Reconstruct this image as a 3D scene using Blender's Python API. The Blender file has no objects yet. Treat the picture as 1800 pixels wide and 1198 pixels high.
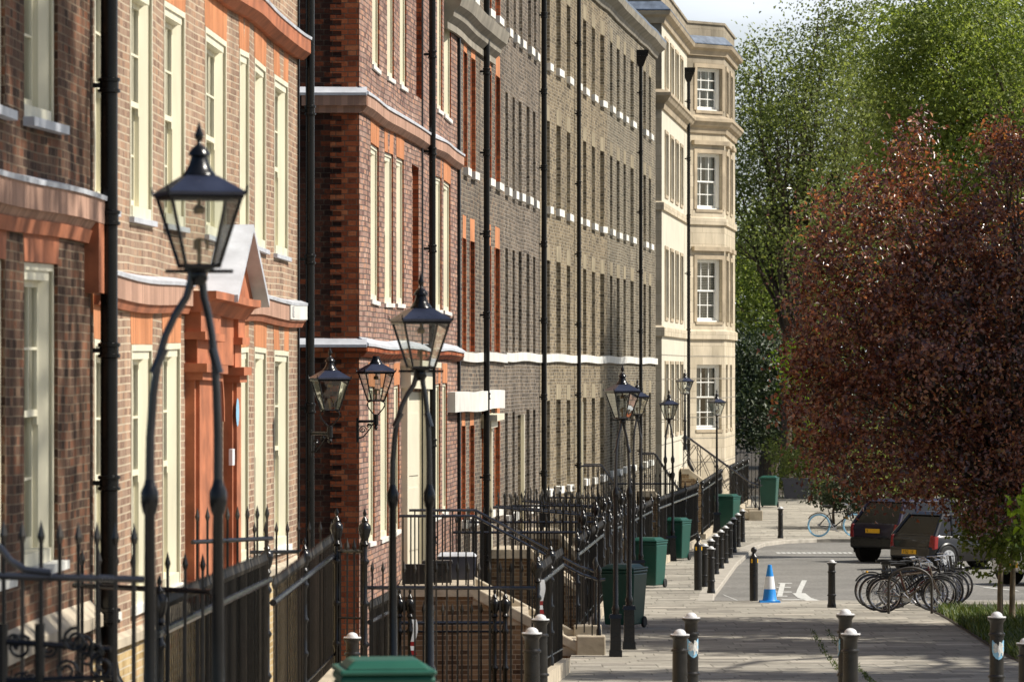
import bpy, math, random
import numpy as np
from mathutils import Vector, Matrix
SC = bpy.context.scene
COL = SC.collection
R = math.radians
# ---------------------------------------------------------------- camera, sky, sun, exposure
EYE = 4.9
F = 8000.0                       # focal length in photograph pixels
HY = 650.0                       # horizon row in the photograph
cam = bpy.data.cameras.new('camera'); camo = bpy.data.objects.new('camera', cam); COL.objects.link(camo)
camo.location = (0, 0, EYE); camo.rotation_euler = (R(90), 0, 0)
cam.sensor_width = 36; cam.lens = 36 * F / 1800; cam.shift_y = (HY - 599) / 1800
cam.clip_start = 1; cam.clip_end = 3000
cam.dof.use_dof = True; cam.dof.focus_distance = 84; cam.dof.aperture_fstop = 6.0
SC.camera = camo
SUN_EL, SUN_AZ = 46.0, -3.0      # azimuth measured from +X towards +Y
sd = Vector((math.cos(R(SUN_EL)) * math.cos(R(SUN_AZ)), math.cos(R(SUN_EL)) * math.sin(R(SUN_AZ)), math.sin(R(SUN_EL))))
sun = bpy.data.lights.new('sun', 'SUN'); sun.energy = 5.0; sun.angle = R(0.5); sun.color = (1.0, 0.94, 0.84)
suno = bpy.data.objects.new('sun', sun); COL.objects.link(suno); suno.rotation_euler = sd.to_track_quat('Z', 'Y').to_euler()
suno.location = (30, 40, 60)
W = bpy.data.worlds.new('World'); SC.world = W; W.use_nodes = True
wn = W.node_tree.nodes; wl = W.node_tree.links; wn.clear()
def wN(t): return wn.new(t)
sky = wN('ShaderNodeTexSky'); sky.sky_type = 'NISHITA'; sky.sun_disc = False
sky.sun_elevation = R(SUN_EL); sky.sun_rotation = R(90 - SUN_AZ); sky.air_density = 1.0; sky.dust_density = 1.5
tcw = wN('ShaderNodeTexCoord'); mpw = wN('ShaderNodeMapping'); mpw.inputs['Scale'].default_value = (2.2, 2.2, 9)
cl = wN('ShaderNodeTexNoise'); cl.inputs['Scale'].default_value = 2.6; cl.inputs['Detail'].default_value = 6
crw = wN('ShaderNodeValToRGB'); crw.color_ramp.elements[0].position = .36; crw.color_ramp.elements[1].position = .56
crw.color_ramp.elements[0].color = (.35, .35, .35, 1); crw.color_ramp.elements[1].color = (1, 1, 1, 1)
mxw = wN('ShaderNodeMixRGB'); mxw.inputs[2].default_value = (10.0, 10.6, 11.4, 1)
spw = wN('ShaderNodeSeparateXYZ'); wl.new(tcw.outputs['Generated'], spw.inputs[0])
def wM(op, a, b):
    x = wN('ShaderNodeMath'); x.operation = op; x.use_clamp = True
    for i, v in enumerate((a, b)):
        if isinstance(v, bpy.types.NodeSocket): wl.new(v, x.inputs[i])
        else: x.inputs[i].default_value = v
    return x.outputs[0]
low = wM('MULTIPLY', wM('SUBTRACT', .30, spw.outputs[2]), 5.0); ahead = wM('MULTIPLY', wM('ADD', spw.outputs[1], -.35), 2.5)
bank = wM('MULTIPLY', low, ahead)
bgw = wN('ShaderNodeBackground'); bgw.inputs['Strength'].default_value = 0.075
wo = wN('ShaderNodeOutputWorld')
wl.new(tcw.outputs['Generated'], mpw.inputs[0]); wl.new(mpw.outputs[0], cl.inputs['Vector']); wl.new(cl.outputs['Fac'], crw.inputs[0])
wl.new(wM('MULTIPLY', crw.outputs[0], bank), mxw.inputs[0]); wl.new(sky.outputs[0], mxw.inputs[1]); wl.new(mxw.outputs[0], bgw.inputs[0]); wl.new(bgw.outputs[0], wo.inputs[0])
SC.view_settings.view_transform = 'Standard'; SC.view_settings.look = 'None'
SC.view_settings.exposure = 0.40; SC.view_settings.gamma = 1.0

# ---------------------------------------------------------------- helpers
def P(px, py, d): return Vector(((px - 900) * d / F, d, EYE - (py - HY) * d / F))
_gd = [-50, 10, 20, 29, 38, 47, 53, 60, 69, 79, 89, 100, 118, 133, 160, 200, 5000]
_gh = [2.75, 2.75, 2.9, 3.0, 3.28, 3.57, 3.76, 4.05, 4.33, 4.47, 4.62, 4.78, 4.92, 4.93, 4.82, 4.8, 4.8]
def gz(y): return EYE - float(np.interp(y, _gd, _gh))
def ground(px, py):              # where the ray through a pixel meets the pavement
    lo, hi = 15.0, 400.0
    for _ in range(50):
        m = (lo + hi) / 2
        if HY + F * (EYE - gz(m)) / m > py: lo = m
        else: hi = m
    return Vector(((px - 900) * lo / F, lo, gz(lo)))

def tag(o, label=None, cat=None, group=None, kind=None):
    if label: o['label'] = label
    if cat: o['category'] = cat
    if group: o['group'] = group
    if kind: o['kind'] = kind
    return o
def thing(name, label, cat, loc=(0, 0, 0), rz=0.0, group=None):
    o = bpy.data.objects.new(name, None); o.empty_display_size = .2; COL.objects.link(o)
    o.location = loc; o.rotation_euler = (0, 0, rz)
    return tag(o, label, cat, group)
def origin(o):
    v = Vector((0, 0, 0))
    while o is not None: v = v + o.location; o = o.parent
    return v
def copy_tree(o, parent=None):
    c = o.copy(); COL.objects.link(c); c.parent = parent
    for ch in list(o.children): copy_tree(ch, c)
    return c

class MB:
    def __init__(s): s.v = []; s.f = []; s.m = []; s.mi = 0
    def add(s, vs, fs):
        b = len(s.v); s.v += [tuple(x) for x in vs]
        for f in fs: s.f.append(tuple(b + i for i in f)); s.m.append(s.mi)
        return s
    def hexa(s, p):              # eight corners: bottom four then top four, same winding
        return s.add(p, [(3, 2, 1, 0), (4, 5, 6, 7), (0, 1, 5, 4), (1, 2, 6, 5), (2, 3, 7, 6), (3, 0, 4, 7)])
    def box(s, c, d, rz=0.0):
        hx, hy, hz = d[0] / 2, d[1] / 2, d[2] / 2; ca, sa = math.cos(rz), math.sin(rz)
        pts = []
        for z in (-hz, hz):
            for x, y in ((-hx, -hy), (hx, -hy), (hx, hy), (-hx, hy)):
                pts.append((c[0] + x * ca - y * sa, c[1] + x * sa + y * ca, c[2] + z))
        return s.hexa(pts)
    def bb(s, x0, x1, y0, y1, z0, z1): return s.box(((x0 + x1) / 2, (y0 + y1) / 2, (z0 + z1) / 2), (x1 - x0, y1 - y0, z1 - z0))
    def tube(s, path, rad, n=8, cap=True, closed=False):
        path = [Vector(p) for p in path]; k = len(path)
        if not hasattr(rad, '__len__'): rad = [rad] * k
        rings = []; prev = None
        for i, p in enumerate(path):
            if closed: t = path[(i + 1) % k] - path[i - 1]
            else: t = path[min(i + 1, k - 1)] - path[max(i - 1, 0)]
            if t.length < 1e-9: t = Vector((0, 0, 1))
            t.normalize()
            if prev is None:
                a = Vector((0, 0, 1)) if abs(t.z) < .9 else Vector((1, 0, 0))
                u = t.cross(a).normalized()
            else:
                u = prev - t * prev.dot(t)
                u = u.normalized() if u.length > 1e-6 else t.orthogonal().normalized()
            prev = u; w = t.cross(u)
            rings.append([p + (u * math.cos(2 * math.pi * j / n) + w * math.sin(2 * math.pi * j / n)) * rad[i] for j in range(n)])
        vs = [v for r in rings for v in r]; fs = []
        for i in range(k if closed else k - 1):
            a, b = i * n, ((i + 1) % k) * n
            for j in range(n): fs.append((a + j, a + (j + 1) % n, b + (j + 1) % n, b + j))
        if cap and not closed: fs.append(tuple(range(n))[::-1]); fs.append(tuple((k - 1) * n + j for j in range(n)))
        return s.add(vs, fs)
    def lathe(s, prof, c=(0, 0, 0), n=16, axis='z'):   # prof: (radius, height)
        vs = []; fs = []
        for r, h in prof:
            for j in range(n):
                a = 2 * math.pi * j / n; x, y = r * math.cos(a), r * math.sin(a)
                if axis == 'z': vs.append((c[0] + x, c[1] + y, c[2] + h))
                elif axis == 'x': vs.append((c[0] + h, c[1] + x, c[2] + y))
                else: vs.append((c[0] + x, c[1] + h, c[2] + y))
        for i in range(len(prof) - 1):
            for j in range(n):
                q = (i * n + j, i * n + (j + 1) % n, (i + 1) * n + (j + 1) % n, (i + 1) * n + j)
                fs.append(q if axis != 'y' else q[::-1])
        fs.append(tuple(range(n))[::-1]); fs.append(tuple((len(prof) - 1) * n + j for j in range(n)))
        return s.add(vs, fs)
    def frustum(s, z0, a0, b0, z1, a1, b1, c=(0, 0), rz=0.0):
        ca, sa = math.cos(rz), math.sin(rz); pts = []
        for z, a, b in ((z0, a0 / 2, b0 / 2), (z1, a1 / 2, b1 / 2)):
            for x, y in ((-a, -b), (a, -b), (a, b), (-a, b)): pts.append((c[0] + x * ca - y * sa, c[1] + x * sa + y * ca, z))
        return s.hexa(pts)
    def poly(s, pts): return s.add(pts, [tuple(range(len(pts)))])
    def prism(s, pts, off):
        off = Vector(off); n = len(pts); vs = [Vector(p) for p in pts] + [Vector(p) + off for p in pts]
        fs = [tuple(range(n))[::-1], tuple(range(n, 2 * n))] + [(i, (i + 1) % n, n + (i + 1) % n, n + i) for i in range(n)]
        return s.add(vs, fs)
    def build(s, name, mats, parent=None, smooth=False, world=False, bevel=0.0):
        me = bpy.data.meshes.new(name)
        off = origin(parent) if (world and parent is not None) else Vector((0, 0, 0))
        me.from_pydata([(v[0] - off.x, v[1] - off.y, v[2] - off.z) for v in s.v], [], s.f)
        if not isinstance(mats, (list, tuple)): mats = [mats]
        for m in mats: me.materials.append(m)
        if len(mats) > 1: me.polygons.foreach_set('material_index', s.m)
        if smooth: me.polygons.foreach_set('use_smooth', [True] * len(me.polygons))
        me.update(); me.validate()
        o = bpy.data.objects.new(name, me); COL.objects.link(o)
        if parent is not None: o.parent = parent
        if smooth:
            try: me.set_sharp_from_angle(angle=R(40))
            except Exception: pass
        if bevel:
            b = o.modifiers.new('bevel', 'BEVEL'); b.width = bevel; b.segments = 2; b.limit_method = 'ANGLE'
        return o

# ---------------------------------------------------------------- materials
class NT:
    def __init__(s, name):
        s.mat = bpy.data.materials.new(name); s.mat.use_nodes = True; s.t = s.mat.node_tree; s.t.nodes.clear()
        s.out = s.n('ShaderNodeOutputMaterial'); s.b = s.n('ShaderNodeBsdfPrincipled'); s.l(s.b.outputs[0], s.out.inputs[0])
    def n(s, t): return s.t.nodes.new(t)
    def l(s, a, b): s.t.links.new(a, b)
    def put(s, sock, v):
        if isinstance(v, bpy.types.NodeSocket): s.l(v, sock)
        elif v is not None: sock.default_value = v
    def m(s, op, a, b=None, c=None):
        x = s.n('ShaderNodeMath'); x.operation = op; s.put(x.inputs[0], a)
        if b is not None: s.put(x.inputs[1], b)
        if c is not None: s.put(x.inputs[2], c)
        return x.outputs[0]
    def noise(s, vec, scale, detail=3, rough=.55):
        x = s.n('ShaderNodeTexNoise'); x.inputs['Scale'].default_value = scale; x.inputs['Detail'].default_value = detail
        x.inputs['Roughness'].default_value = rough
        if vec is not None: s.l(vec, x.inputs['Vector'])
        return x.outputs['Fac']
    def ramp(s, fac, stops, interp='LINEAR'):
        x = s.n('ShaderNodeValToRGB'); cr = x.color_ramp; cr.interpolation = interp
        while len(cr.elements) < len(stops): cr.elements.new(.5)
        for e, (p, c) in zip(cr.elements, stops):
            e.position = p; e.color = (c[0], c[1], c[2], 1) if hasattr(c, '__len__') else (c, c, c, 1)
        s.l(fac, x.inputs[0]); return x.outputs[0]
    def mix(s, fac, a, b, mode='MIX'):
        x = s.n('ShaderNodeMixRGB'); x.blend_type = mode; s.put(x.inputs[0], fac)
        for i, v in ((1, a), (2, b)):
            if isinstance(v, bpy.types.NodeSocket): s.l(v, x.inputs[i])
            else: x.inputs[i].default_value = (v[0], v[1], v[2], 1)
        return x.outputs[0]
    def comb(s, x, y, z=0.0):
        c = s.n('ShaderNodeCombineXYZ'); s.put(c.inputs[0], x); s.put(c.inputs[1], y); s.put(c.inputs[2], z); return c.outputs[0]
    def geo(s):
        g = s.n('ShaderNodeNewGeometry'); sp = s.n('ShaderNodeSeparateXYZ'); s.l(g.outputs['Position'], sp.inputs[0])
        sn = s.n('ShaderNodeSeparateXYZ'); s.l(g.outputs['True Normal'], sn.inputs[0]); return g, sp.outputs, sn.outputs
    def bump(s, h, dist=.005, strength=1.0):
        b = s.n('ShaderNodeBump'); b.inputs['Distance'].default_value = dist; b.inputs['Strength'].default_value = strength
        s.l(h, b.inputs['Height']); s.l(b.outputs[0], s.b.inputs['Normal'])
    def set(s, color=None, rough=None, metal=None, spec=None, coat=None, trans=None):
        if color is not None:
            if isinstance(color, bpy.types.NodeSocket): s.l(color, s.b.inputs['Base Color'])
            else: s.b.inputs['Base Color'].default_value = (*color, 1)
        if rough is not None: s.put(s.b.inputs['Roughness'], rough)
        if metal is not None: s.b.inputs['Metallic'].default_value = metal
        if spec is not None: s.b.inputs['Specular IOR Level'].default_value = spec
        if coat is not None: s.b.inputs['Coat Weight'].default_value = coat
        return s.mat

def simple(name, col, rough=.5, metal=0, var=.12, scale=6, spec=None, bump=0.0, coat=None, streak=False):
    t = NT(name); g, p, n = t.geo()
    vec = g.outputs['Position']
    if streak: vec = t.comb(t.m('MULTIPLY', p[0], 4.0), t.m('MULTIPLY', p[1], 4.0), t.m('MULTIPLY', p[2], .5))
    nz = t.noise(vec, scale, 5)
    c = t.ramp(nz, [(.3, [x * (1 - var) for x in col]), (.7, [min(1, x * (1 + var)) for x in col])])
    t.set(c, rough, metal, spec, coat)
    if rough and var: t.put(t.b.inputs['Roughness'], t.m('MULTIPLY_ADD', nz, .2, rough - .1))
    if bump: t.bump(t.noise(g.outputs['Position'], scale * 6, 4), bump)
    return t.mat

def brick(name, cols, mortar, course=.075, soot=.35, grime=None, mort_w=.15, patch=None):
    t = NT(name); g, p, n = t.geo()
    ax = t.m('GREATER_THAN', t.m('ABSOLUTE', n[0]), t.m('ABSOLUTE', n[1]))
    u = t.m('ADD', t.m('MULTIPLY', ax, p[1]), t.m('MULTIPLY', t.m('SUBTRACT', 1.0, ax), p[0]))
    wob = t.noise(t.comb(t.m('MULTIPLY', u, .35), t.m('MULTIPLY', p[2], .35)), 1.0, 2)
    v = t.m('ADD', p[2], t.m('MULTIPLY', wob, .07))
    rv = t.m('DIVIDE', v, course); row = t.m('FLOOR', rv); fv = t.m('FRACT', rv)
    q = t.m('ADD', t.m('DIVIDE', u, .34), t.m('MULTIPLY', row, .5)); qc = t.m('FLOOR', q); f = t.m('FRACT', q)
    isH = t.m('GREATER_THAN', f, .66)
    idx = t.m('ADD', t.m('MULTIPLY', qc, 2.0), isH)
    wn_ = t.n('ShaderNodeTexWhiteNoise'); wn_.noise_dimensions = '2D'; t.l(t.comb(idx, row), wn_.inputs['Vector'])
    mm = t.m('MAXIMUM', t.m('LESS_THAN', fv, mort_w), t.m('MAXIMUM', t.m('LESS_THAN', f, .035), t.m('LESS_THAN', t.m('ABSOLUTE', t.m('SUBTRACT', f, .66)), .018)))
    fine = t.noise(g.outputs['Position'], 35, 4)
    big = t.noise(g.outputs['Position'], .45, 5, .6)
    val = t.m('ADD', t.m('MULTIPLY', wn_.outputs['Value'], .82), t.m('MULTIPLY', t.m('SUBTRACT', fine, .5), .5))
    val = t.m('ADD', val, t.m('MULTIPLY', t.m('SUBTRACT', big, .5), .45))
    c = t.ramp(t.m('ADD', val, .08), cols)
    mc = t.mix(fine, [x * .75 for x in mortar], [min(1, x * 1.15) for x in mortar])
    c = t.mix(mm, c, mc)
    st = t.noise(t.comb(t.m('MULTIPLY', p[0], 1.2), t.m('MULTIPLY', p[1], 1.2), t.m('MULTIPLY', p[2], .35)), .9, 6, .65)
    sf = t.ramp(st, [(.32, 1 - soot), (.62, 1.08)])
    c = t.mix(1.0, c, sf, 'MULTIPLY')
    if patch:
        pf = t.ramp(t.noise(g.outputs['Position'], .8, 4), [(.55, 0), (.62, 1)])
        c = t.mix(t.m('MULTIPLY', pf, patch[0]), c, patch[1])
    t.set(c, .9, spec=.2)
    t.bump(t.m('ADD', t.m('SUBTRACT', 1.0, mm), t.m('MULTIPLY', fine, .5)), .008)
    return t.mat

M = {}
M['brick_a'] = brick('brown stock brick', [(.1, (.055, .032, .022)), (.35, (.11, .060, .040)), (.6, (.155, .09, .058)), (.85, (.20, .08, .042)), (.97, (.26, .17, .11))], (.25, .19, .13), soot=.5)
M['brick_b'] = brick('pale brown stock brick', [(.05, (.19, .115, .08)), (.3, (.27, .175, .125)), (.55, (.33, .23, .165)), (.8, (.37, .22, .14)), (.97, (.45, .33, .235))], (.54, .45, .33), soot=.28, mort_w=.19)
M['brick_c'] = brick('plum red brick', [(.05, (.13, .07, .06)), (.3, (.26, .155, .125)), (.6, (.36, .24, .195)), (.82, (.42, .22, .14)), (.97, (.52, .38, .31))], (.12, .10, .085), soot=.3, mort_w=.2)
M['brick_side_shaded'] = brick('plum brick darkened as shade', [(.05, (.035, .018, .014)), (.4, (.075, .034, .024)), (.75, (.125, .045, .026)), (.97, (.30, .08, .032))], (.10, .075, .055), soot=.5, mort_w=.12)  # same plum brick, darkened so the side wall's shade is in the colour
M['brick_quoin'] = brick('orange red quoin brick', [(.02, (.14, .04, .020)), (.3, (.28, .07, .028)), (.7, (.38, .105, .042)), (.97, (.48, .18, .08))], (.15, .10, .07), soot=.35, mort_w=.14)
M['brick_d'] = brick('dark grey stock brick', [(.05, (.05, .042, .038)), (.4, (.11, .092, .078)), (.7, (.16, .13, .10)), (.95, (.22, .15, .10))], (.32, .28, .22), soot=.3, mort_w=.17)
M['brick_e'] = brick('grey brown stock brick', [(.05, (.05, .040, .032)), (.4, (.12, .096, .072)), (.7, (.175, .14, .105)), (.95, (.22, .17, .12))], (.33, .30, .26), soot=.35, mort_w=.16)
M['brick_f'] = brick('yellow grey stock brick', [(.05, (.065, .050, .033)), (.4, (.165, .13, .083)), (.7, (.235, .185, .115)), (.95, (.28, .22, .14))], (.38, .34, .27), soot=.32, mort_w=.16)
M['brick_g'] = brick('grey stock brick', [(.05, (.055, .044, .03)), (.4, (.135, .110, .076)), (.7, (.19, .155, .105)), (.95, (.22, .18, .125))], (.38, .36, .30), soot=.3, mort_w=.18)
M['brick_y'] = brick('yellow basement brick', [(.05, (.30, .20, .08)), (.4, (.45, .32, .15)), (.8, (.52, .40, .22)), (.97, (.40, .18, .09))], (.55, .48, .36), soot=.2, mort_w=.2)
M['brick_stair'] = brick('brown basement brick', [(.05, (.08, .05, .03)), (.4, (.20, .125, .07)), (.8, (.30, .20, .11)), (.97, (.36, .26, .16))], (.42, .35, .25), soot=.3, mort_w=.2)
def rubbed(name, col):
    t = NT(name); g, p, n = t.geo()
    u = t.m('ADD', t.m('MULTIPLY', p[1], 1.0), p[0]); q = t.m('DIVIDE', u, .085)
    wn_ = t.n('ShaderNodeTexWhiteNoise'); wn_.noise_dimensions = '1D'; t.l(t.m('FLOOR', q), wn_.inputs['W'])
    c = t.ramp(wn_.outputs['Value'], [(0, [x * .78 for x in col]), (1, [min(1, x * 1.15) for x in col])])
    j = t.m('LESS_THAN', t.m('FRACT', q), .06); c = t.mix(t.m('MULTIPLY', j, .6), c, (.5, .33, .2))
    so = t.ramp(t.noise(g.outputs['Position'], 1.5, 5), [(.3, .75), (.65, 1.05)]); c = t.mix(1.0, c, so, 'MULTIPLY')
    t.set(c, .85, spec=.2); t.bump(t.noise(g.outputs['Position'], 30, 3), .003); return t.mat
M['orange'] = rubbed('orange rubbed brick', (.54, .225, .105))
M['orange_moulded'] = simple('orange moulded brick', (.36, .125, .058), .85, var=.4, scale=2.5, bump=.004)
M['pinkband'] = rubbed('weathered pink brick band', (.44, .27, .20))
M['buff'] = rubbed('buff gauged brick', (.28, .24, .165))
def stone_mat(name, a, b, cw=.7, ch=.38, stain=.3):
    t = NT(name); g, p, n = t.geo()
    ax = t.m('GREATER_THAN', t.m('ABSOLUTE', n[0]), t.m('ABSOLUTE', n[1]))
    u = t.m('ADD', t.m('MULTIPLY', ax, p[1]), t.m('MULTIPLY', t.m('SUBTRACT', 1.0, ax), p[0]))
    row = t.m('FLOOR', t.m('DIVIDE', p[2], ch)); q = t.m('ADD', t.m('DIVIDE', u, cw), t.m('MULTIPLY', row, .5))
    wn_ = t.n('ShaderNodeTexWhiteNoise'); wn_.noise_dimensions = '2D'; t.l(t.comb(t.m('FLOOR', q), row), wn_.inputs['Vector'])
    c = t.mix(wn_.outputs['Value'], a, b)
    j = t.m('MAXIMUM', t.m('LESS_THAN', t.m('FRACT', t.m('DIVIDE', p[2], ch)), .035), t.m('LESS_THAN', t.m('FRACT', q), .018))
    c = t.mix(t.m('MULTIPLY', j, .5), c, (.16, .12, .08))
    so = t.ramp(t.noise(t.comb(t.m('MULTIPLY', p[0], 2.0), t.m('MULTIPLY', p[1], 2.0), t.m('MULTIPLY', p[2], .6)), .8, 6, .65), [(.3, 1 - stain), (.6, 1.05)])
    c = t.mix(1.0, c, so, 'MULTIPLY')
    t.set(c, .85, spec=.2); t.bump(t.noise(g.outputs['Position'], 20, 4), .004); return t.mat
M['stone'] = stone_mat('bath stone', (.47, .405, .295), (.57, .495, .375))
M['stone_top'] = stone_mat('weathered grey stone', (.27, .235, .175), (.35, .30, .225), stain=.4)
M['stone_render'] = simple('pale rendered stone', (.56, .52, .42), .8, var=.08, scale=1.2)
M['stone_trim'] = simple('stone moulding', (.38, .31, .215), .8, var=.3, scale=1.6, bump=.003)
M['stone_step'] = simple('worn stone steps', (.42, .36, .27), .8, var=.3, scale=2.2, bump=.004)
M['lead'] = simple('lead flashing', (.50, .52, .56), .45, metal=.0, var=.18, scale=3, bump=.003)
M['slate'] = simple('blue grey slate roof', (.12, .15, .20), .5, var=.3, scale=5, bump=.004)
M['cornice'] = simple('weathered stone cornice', (.25, .225, .18), .85, var=.3, scale=2, bump=.004)
M['white_paint'] = simple('white masonry paint', (.62, .61, .57), .7, var=.14, scale=1.5)
M['white_sill'] = simple('white painted sill', (.68, .67, .62), .7, var=.2, scale=3.0)
M['cream'] = simple('cream window paint', (.70, .66, .50), .45, var=.10, scale=1.5, streak=True)
M['sash_white'] = simple('white sash paint', (.80, .79, .74), .35, var=.03)
M['door_cream'] = simple('cream door case paint', (.66, .61, .47), .5, var=.06, scale=2)
M['iron'] = simple('black painted iron', (.005, .005, .006), .24, var=.3, scale=5, spec=.45, bump=.002)
M['iron_rough'] = simple('weathered black iron', (.007, .006, .005), .34, var=.4, scale=7, spec=.4, bump=.003)
M['rail_top'] = simple('worn handrail paint', (.018, .019, .024), .2, var=.3, scale=4, spec=.8)
M['pipe'] = simple('black downpipe paint', (.004, .004, .004), .28, var=.3, scale=4, spec=.35)
M['dark'] = simple('dark interior', (.012, .011, .010), .9, var=.2)
M['backing'] = simple('pale window blind', (.52, .47, .33), .8, var=.1)
M['curtain'] = simple('white net curtain', (.62, .62, .60), .9, var=.15, scale=3)
M['copper_blue'] = simple('lantern roof blue black paint', (.018, .022, .042), .3, var=.3, scale=6, spec=.7)
M['brass'] = simple('old brass burner', (.20, .13, .05), .4, metal=.8)
M['bollard'] = simple('black bollard paint', (.011, .010, .009), .3, var=.35, scale=8, spec=.5, bump=.002)
M['cap'] = simple('white bollard cap paint', (.62, .62, .62), .5, var=.2, scale=12)
M['bin'] = simple('dark green plastic', (.004, .060, .042), .42, var=.12, scale=3, spec=.5)
M['bin_near'] = simple('faded green plastic', (.010, .085, .052), .45, var=.15, scale=3, spec=.5)
M['rubber'] = simple('black rubber', (.012, .012, .012), .7, var=.2)
M['chrome'] = simple('bright metal', (.5, .5, .52), .22, metal=1.0, var=.1)
M['alloy'] = simple('silver alloy', (.62, .64, .68), .3, metal=.6, var=.05)
M['cone_blue'] = simple('blue plastic', (.01, .22, .62), .45, var=.06)
M['cone_white'] = simple('white reflective sleeve', (.72, .74, .76), .4, var=.05)
M['yellow'] = simple('yellow plate', (.85, .45, .01), .5, var=.05)
M['red'] = simple('red lamp plastic', (.26, .008, .010), .2, var=.1, spec=.7)
M['dark_red'] = simple('dark red enamel', (.09, .008, .012), .3, var=.1)
M['plate_ink'] = simple('plate lettering', (.01, .01, .01), .5, var=0.01)
M['road_white'] = simple('worn white road paint', (.50, .50, .47), .8, var=.25, scale=8)
M['kerb'] = simple('granite kerb', (.36, .33, .28), .8, var=.25, scale=4, bump=.003)
M['soil'] = simple('dark planting soil', (.045, .035, .022), .95, var=.4, scale=5, bump=.02)
M['bark'] = simple('grey brown bark', (.085, .062, .042), .9, var=.45, scale=6, bump=.02)
M['bark_pale'] = simple('pale young bark', (.24, .19, .125), .85, var=.3, scale=8, bump=.006)
M['sign_white'] = simple('white enamel sign', (.75, .77, .80), .4, var=.05)
M['shield'] = simple('pale blue enamel', (.26, .52, .72), .4, var=.08, scale=20)
M['emblem'] = simple('silver emblem', (.58, .58, .55), .45, var=.3, scale=60)

def glass_mat(name, tint=(.9, .93, .92), refl=.12, rough=.02):
    t = NT(name); t.t.nodes.remove(t.b)
    tr = t.n('ShaderNodeBsdfTransparent'); tr.inputs[0].default_value = (*tint, 1)
    gl = t.n('ShaderNodeBsdfGlossy'); gl.inputs['Roughness'].default_value = rough; gl.inputs[0].default_value = (1, 1, 1, 1)
    fr = t.n('ShaderNodeFresnel'); fr.inputs[0].default_value = 1.5
    g = t.n('ShaderNodeNewGeometry'); nz = t.noise(g.outputs['Position'], 3, 2)
    bm = t.n('ShaderNodeBump'); bm.inputs['Distance'].default_value = .004; t.l(nz, bm.inputs['Height']); t.l(bm.outputs[0], gl.inputs['Normal'])
    mx = t.n('ShaderNodeMixShader'); t.l(t.m('MINIMUM', t.m('ADD', fr.outputs[0], refl), .85), mx.inputs[0]); t.l(tr.outputs[0], mx.inputs[1]); t.l(gl.outputs[0], mx.inputs[2])
    t.l(mx.outputs[0], t.out.inputs[0]); return t.mat
M['glass'] = glass_mat('window glass', (.8, .84, .82), .06)
M['lamp_glass'] = glass_mat('lantern glass', (.86, .88, .86), .03)
def carpaint(name, col):
    t = NT(name); t.set(col, .3, spec=.35, coat=.5); t.b.inputs['Coat Roughness'].default_value = .03; return t.mat
M['car_black'] = carpaint('black car paint', (.010, .009, .009))
M['car_purple'] = carpaint('dark plum car paint', (.020, .014, .030))
M['car_white'] = carpaint('white car paint', (.72, .72, .70))
M['car_glass'] = simple('dark car glass', (.006, .007, .008), .08, var=.05, spec=.5)

def leaf_mat(name, stops, rough=.45, trans=.35, spec=.4, tcol=None):
    t = NT(name); g = t.n('ShaderNodeNewGeometry')
    c = t.ramp(g.outputs['Random Per Island'], stops)
    big = t.ramp(t.noise(g.outputs['Position'], .8, 3), [(.35, .78), (.65, 1.18)])
    c = t.mix(1.0, c, big, 'MULTIPLY')
    t.set(c, rough, spec=spec)
    tl = t.n('ShaderNodeBsdfTranslucent'); t.l(t.mix(1.0, c, tcol or (1.5, 1.5, .8), 'MULTIPLY'), tl.inputs[0])
    mx = t.n('ShaderNodeMixShader'); mx.inputs[0].default_value = trans
    t.l(t.b.outputs[0], mx.inputs[1]); t.l(tl.outputs[0], mx.inputs[2]); t.l(mx.outputs[0], t.out.inputs[0]); return t.mat
M['leaf_maple'] = leaf_mat('purple maple leaves', [(0, (.05, .022, .026)), (.3, (.12, .050, .042)), (.6, (.23, .10, .070)), (.88, (.42, .21, .12)), (1, (.24, .20, .06))], .31, .32, 1.0, (2.2, 1.4, .6))
M['leaf_plane'] = leaf_mat('plane tree leaves', [(0, (.11, .155, .032)), (.5, (.175, .225, .055)), (1, (.28, .325, .09))], .5, .5)
M['leaf_bright'] = leaf_mat('fresh green leaves', [(0, (.07, .13, .012)), (.5, (.12, .20, .018)), (1, (.20, .29, .03))], .4, .45)
M['leaf_mid'] = leaf_mat('mid green leaves', [(0, (.11, .14, .045)), (.5, (.165, .20, .065)), (1, (.25, .285, .10))], .5, .5)
M['leaf_dark'] = leaf_mat('dark evergreen leaves', [(0, (.020, .034, .014)), (.5, (.036, .055, .024)), (1, (.065, .085, .036))], .5, .2)
M['leaf_lime'] = leaf_mat('lime green leaves', [(0, (.16, .26, .02)), (.5, (.25, .38, .03)), (1, (.36, .5, .06))], .4, .5)
M['grass'] = leaf_mat('grass blades', [(0, (.03, .055, .010)), (.5, (.06, .095, .018)), (1, (.14, .16, .04))], .5, .3)
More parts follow.
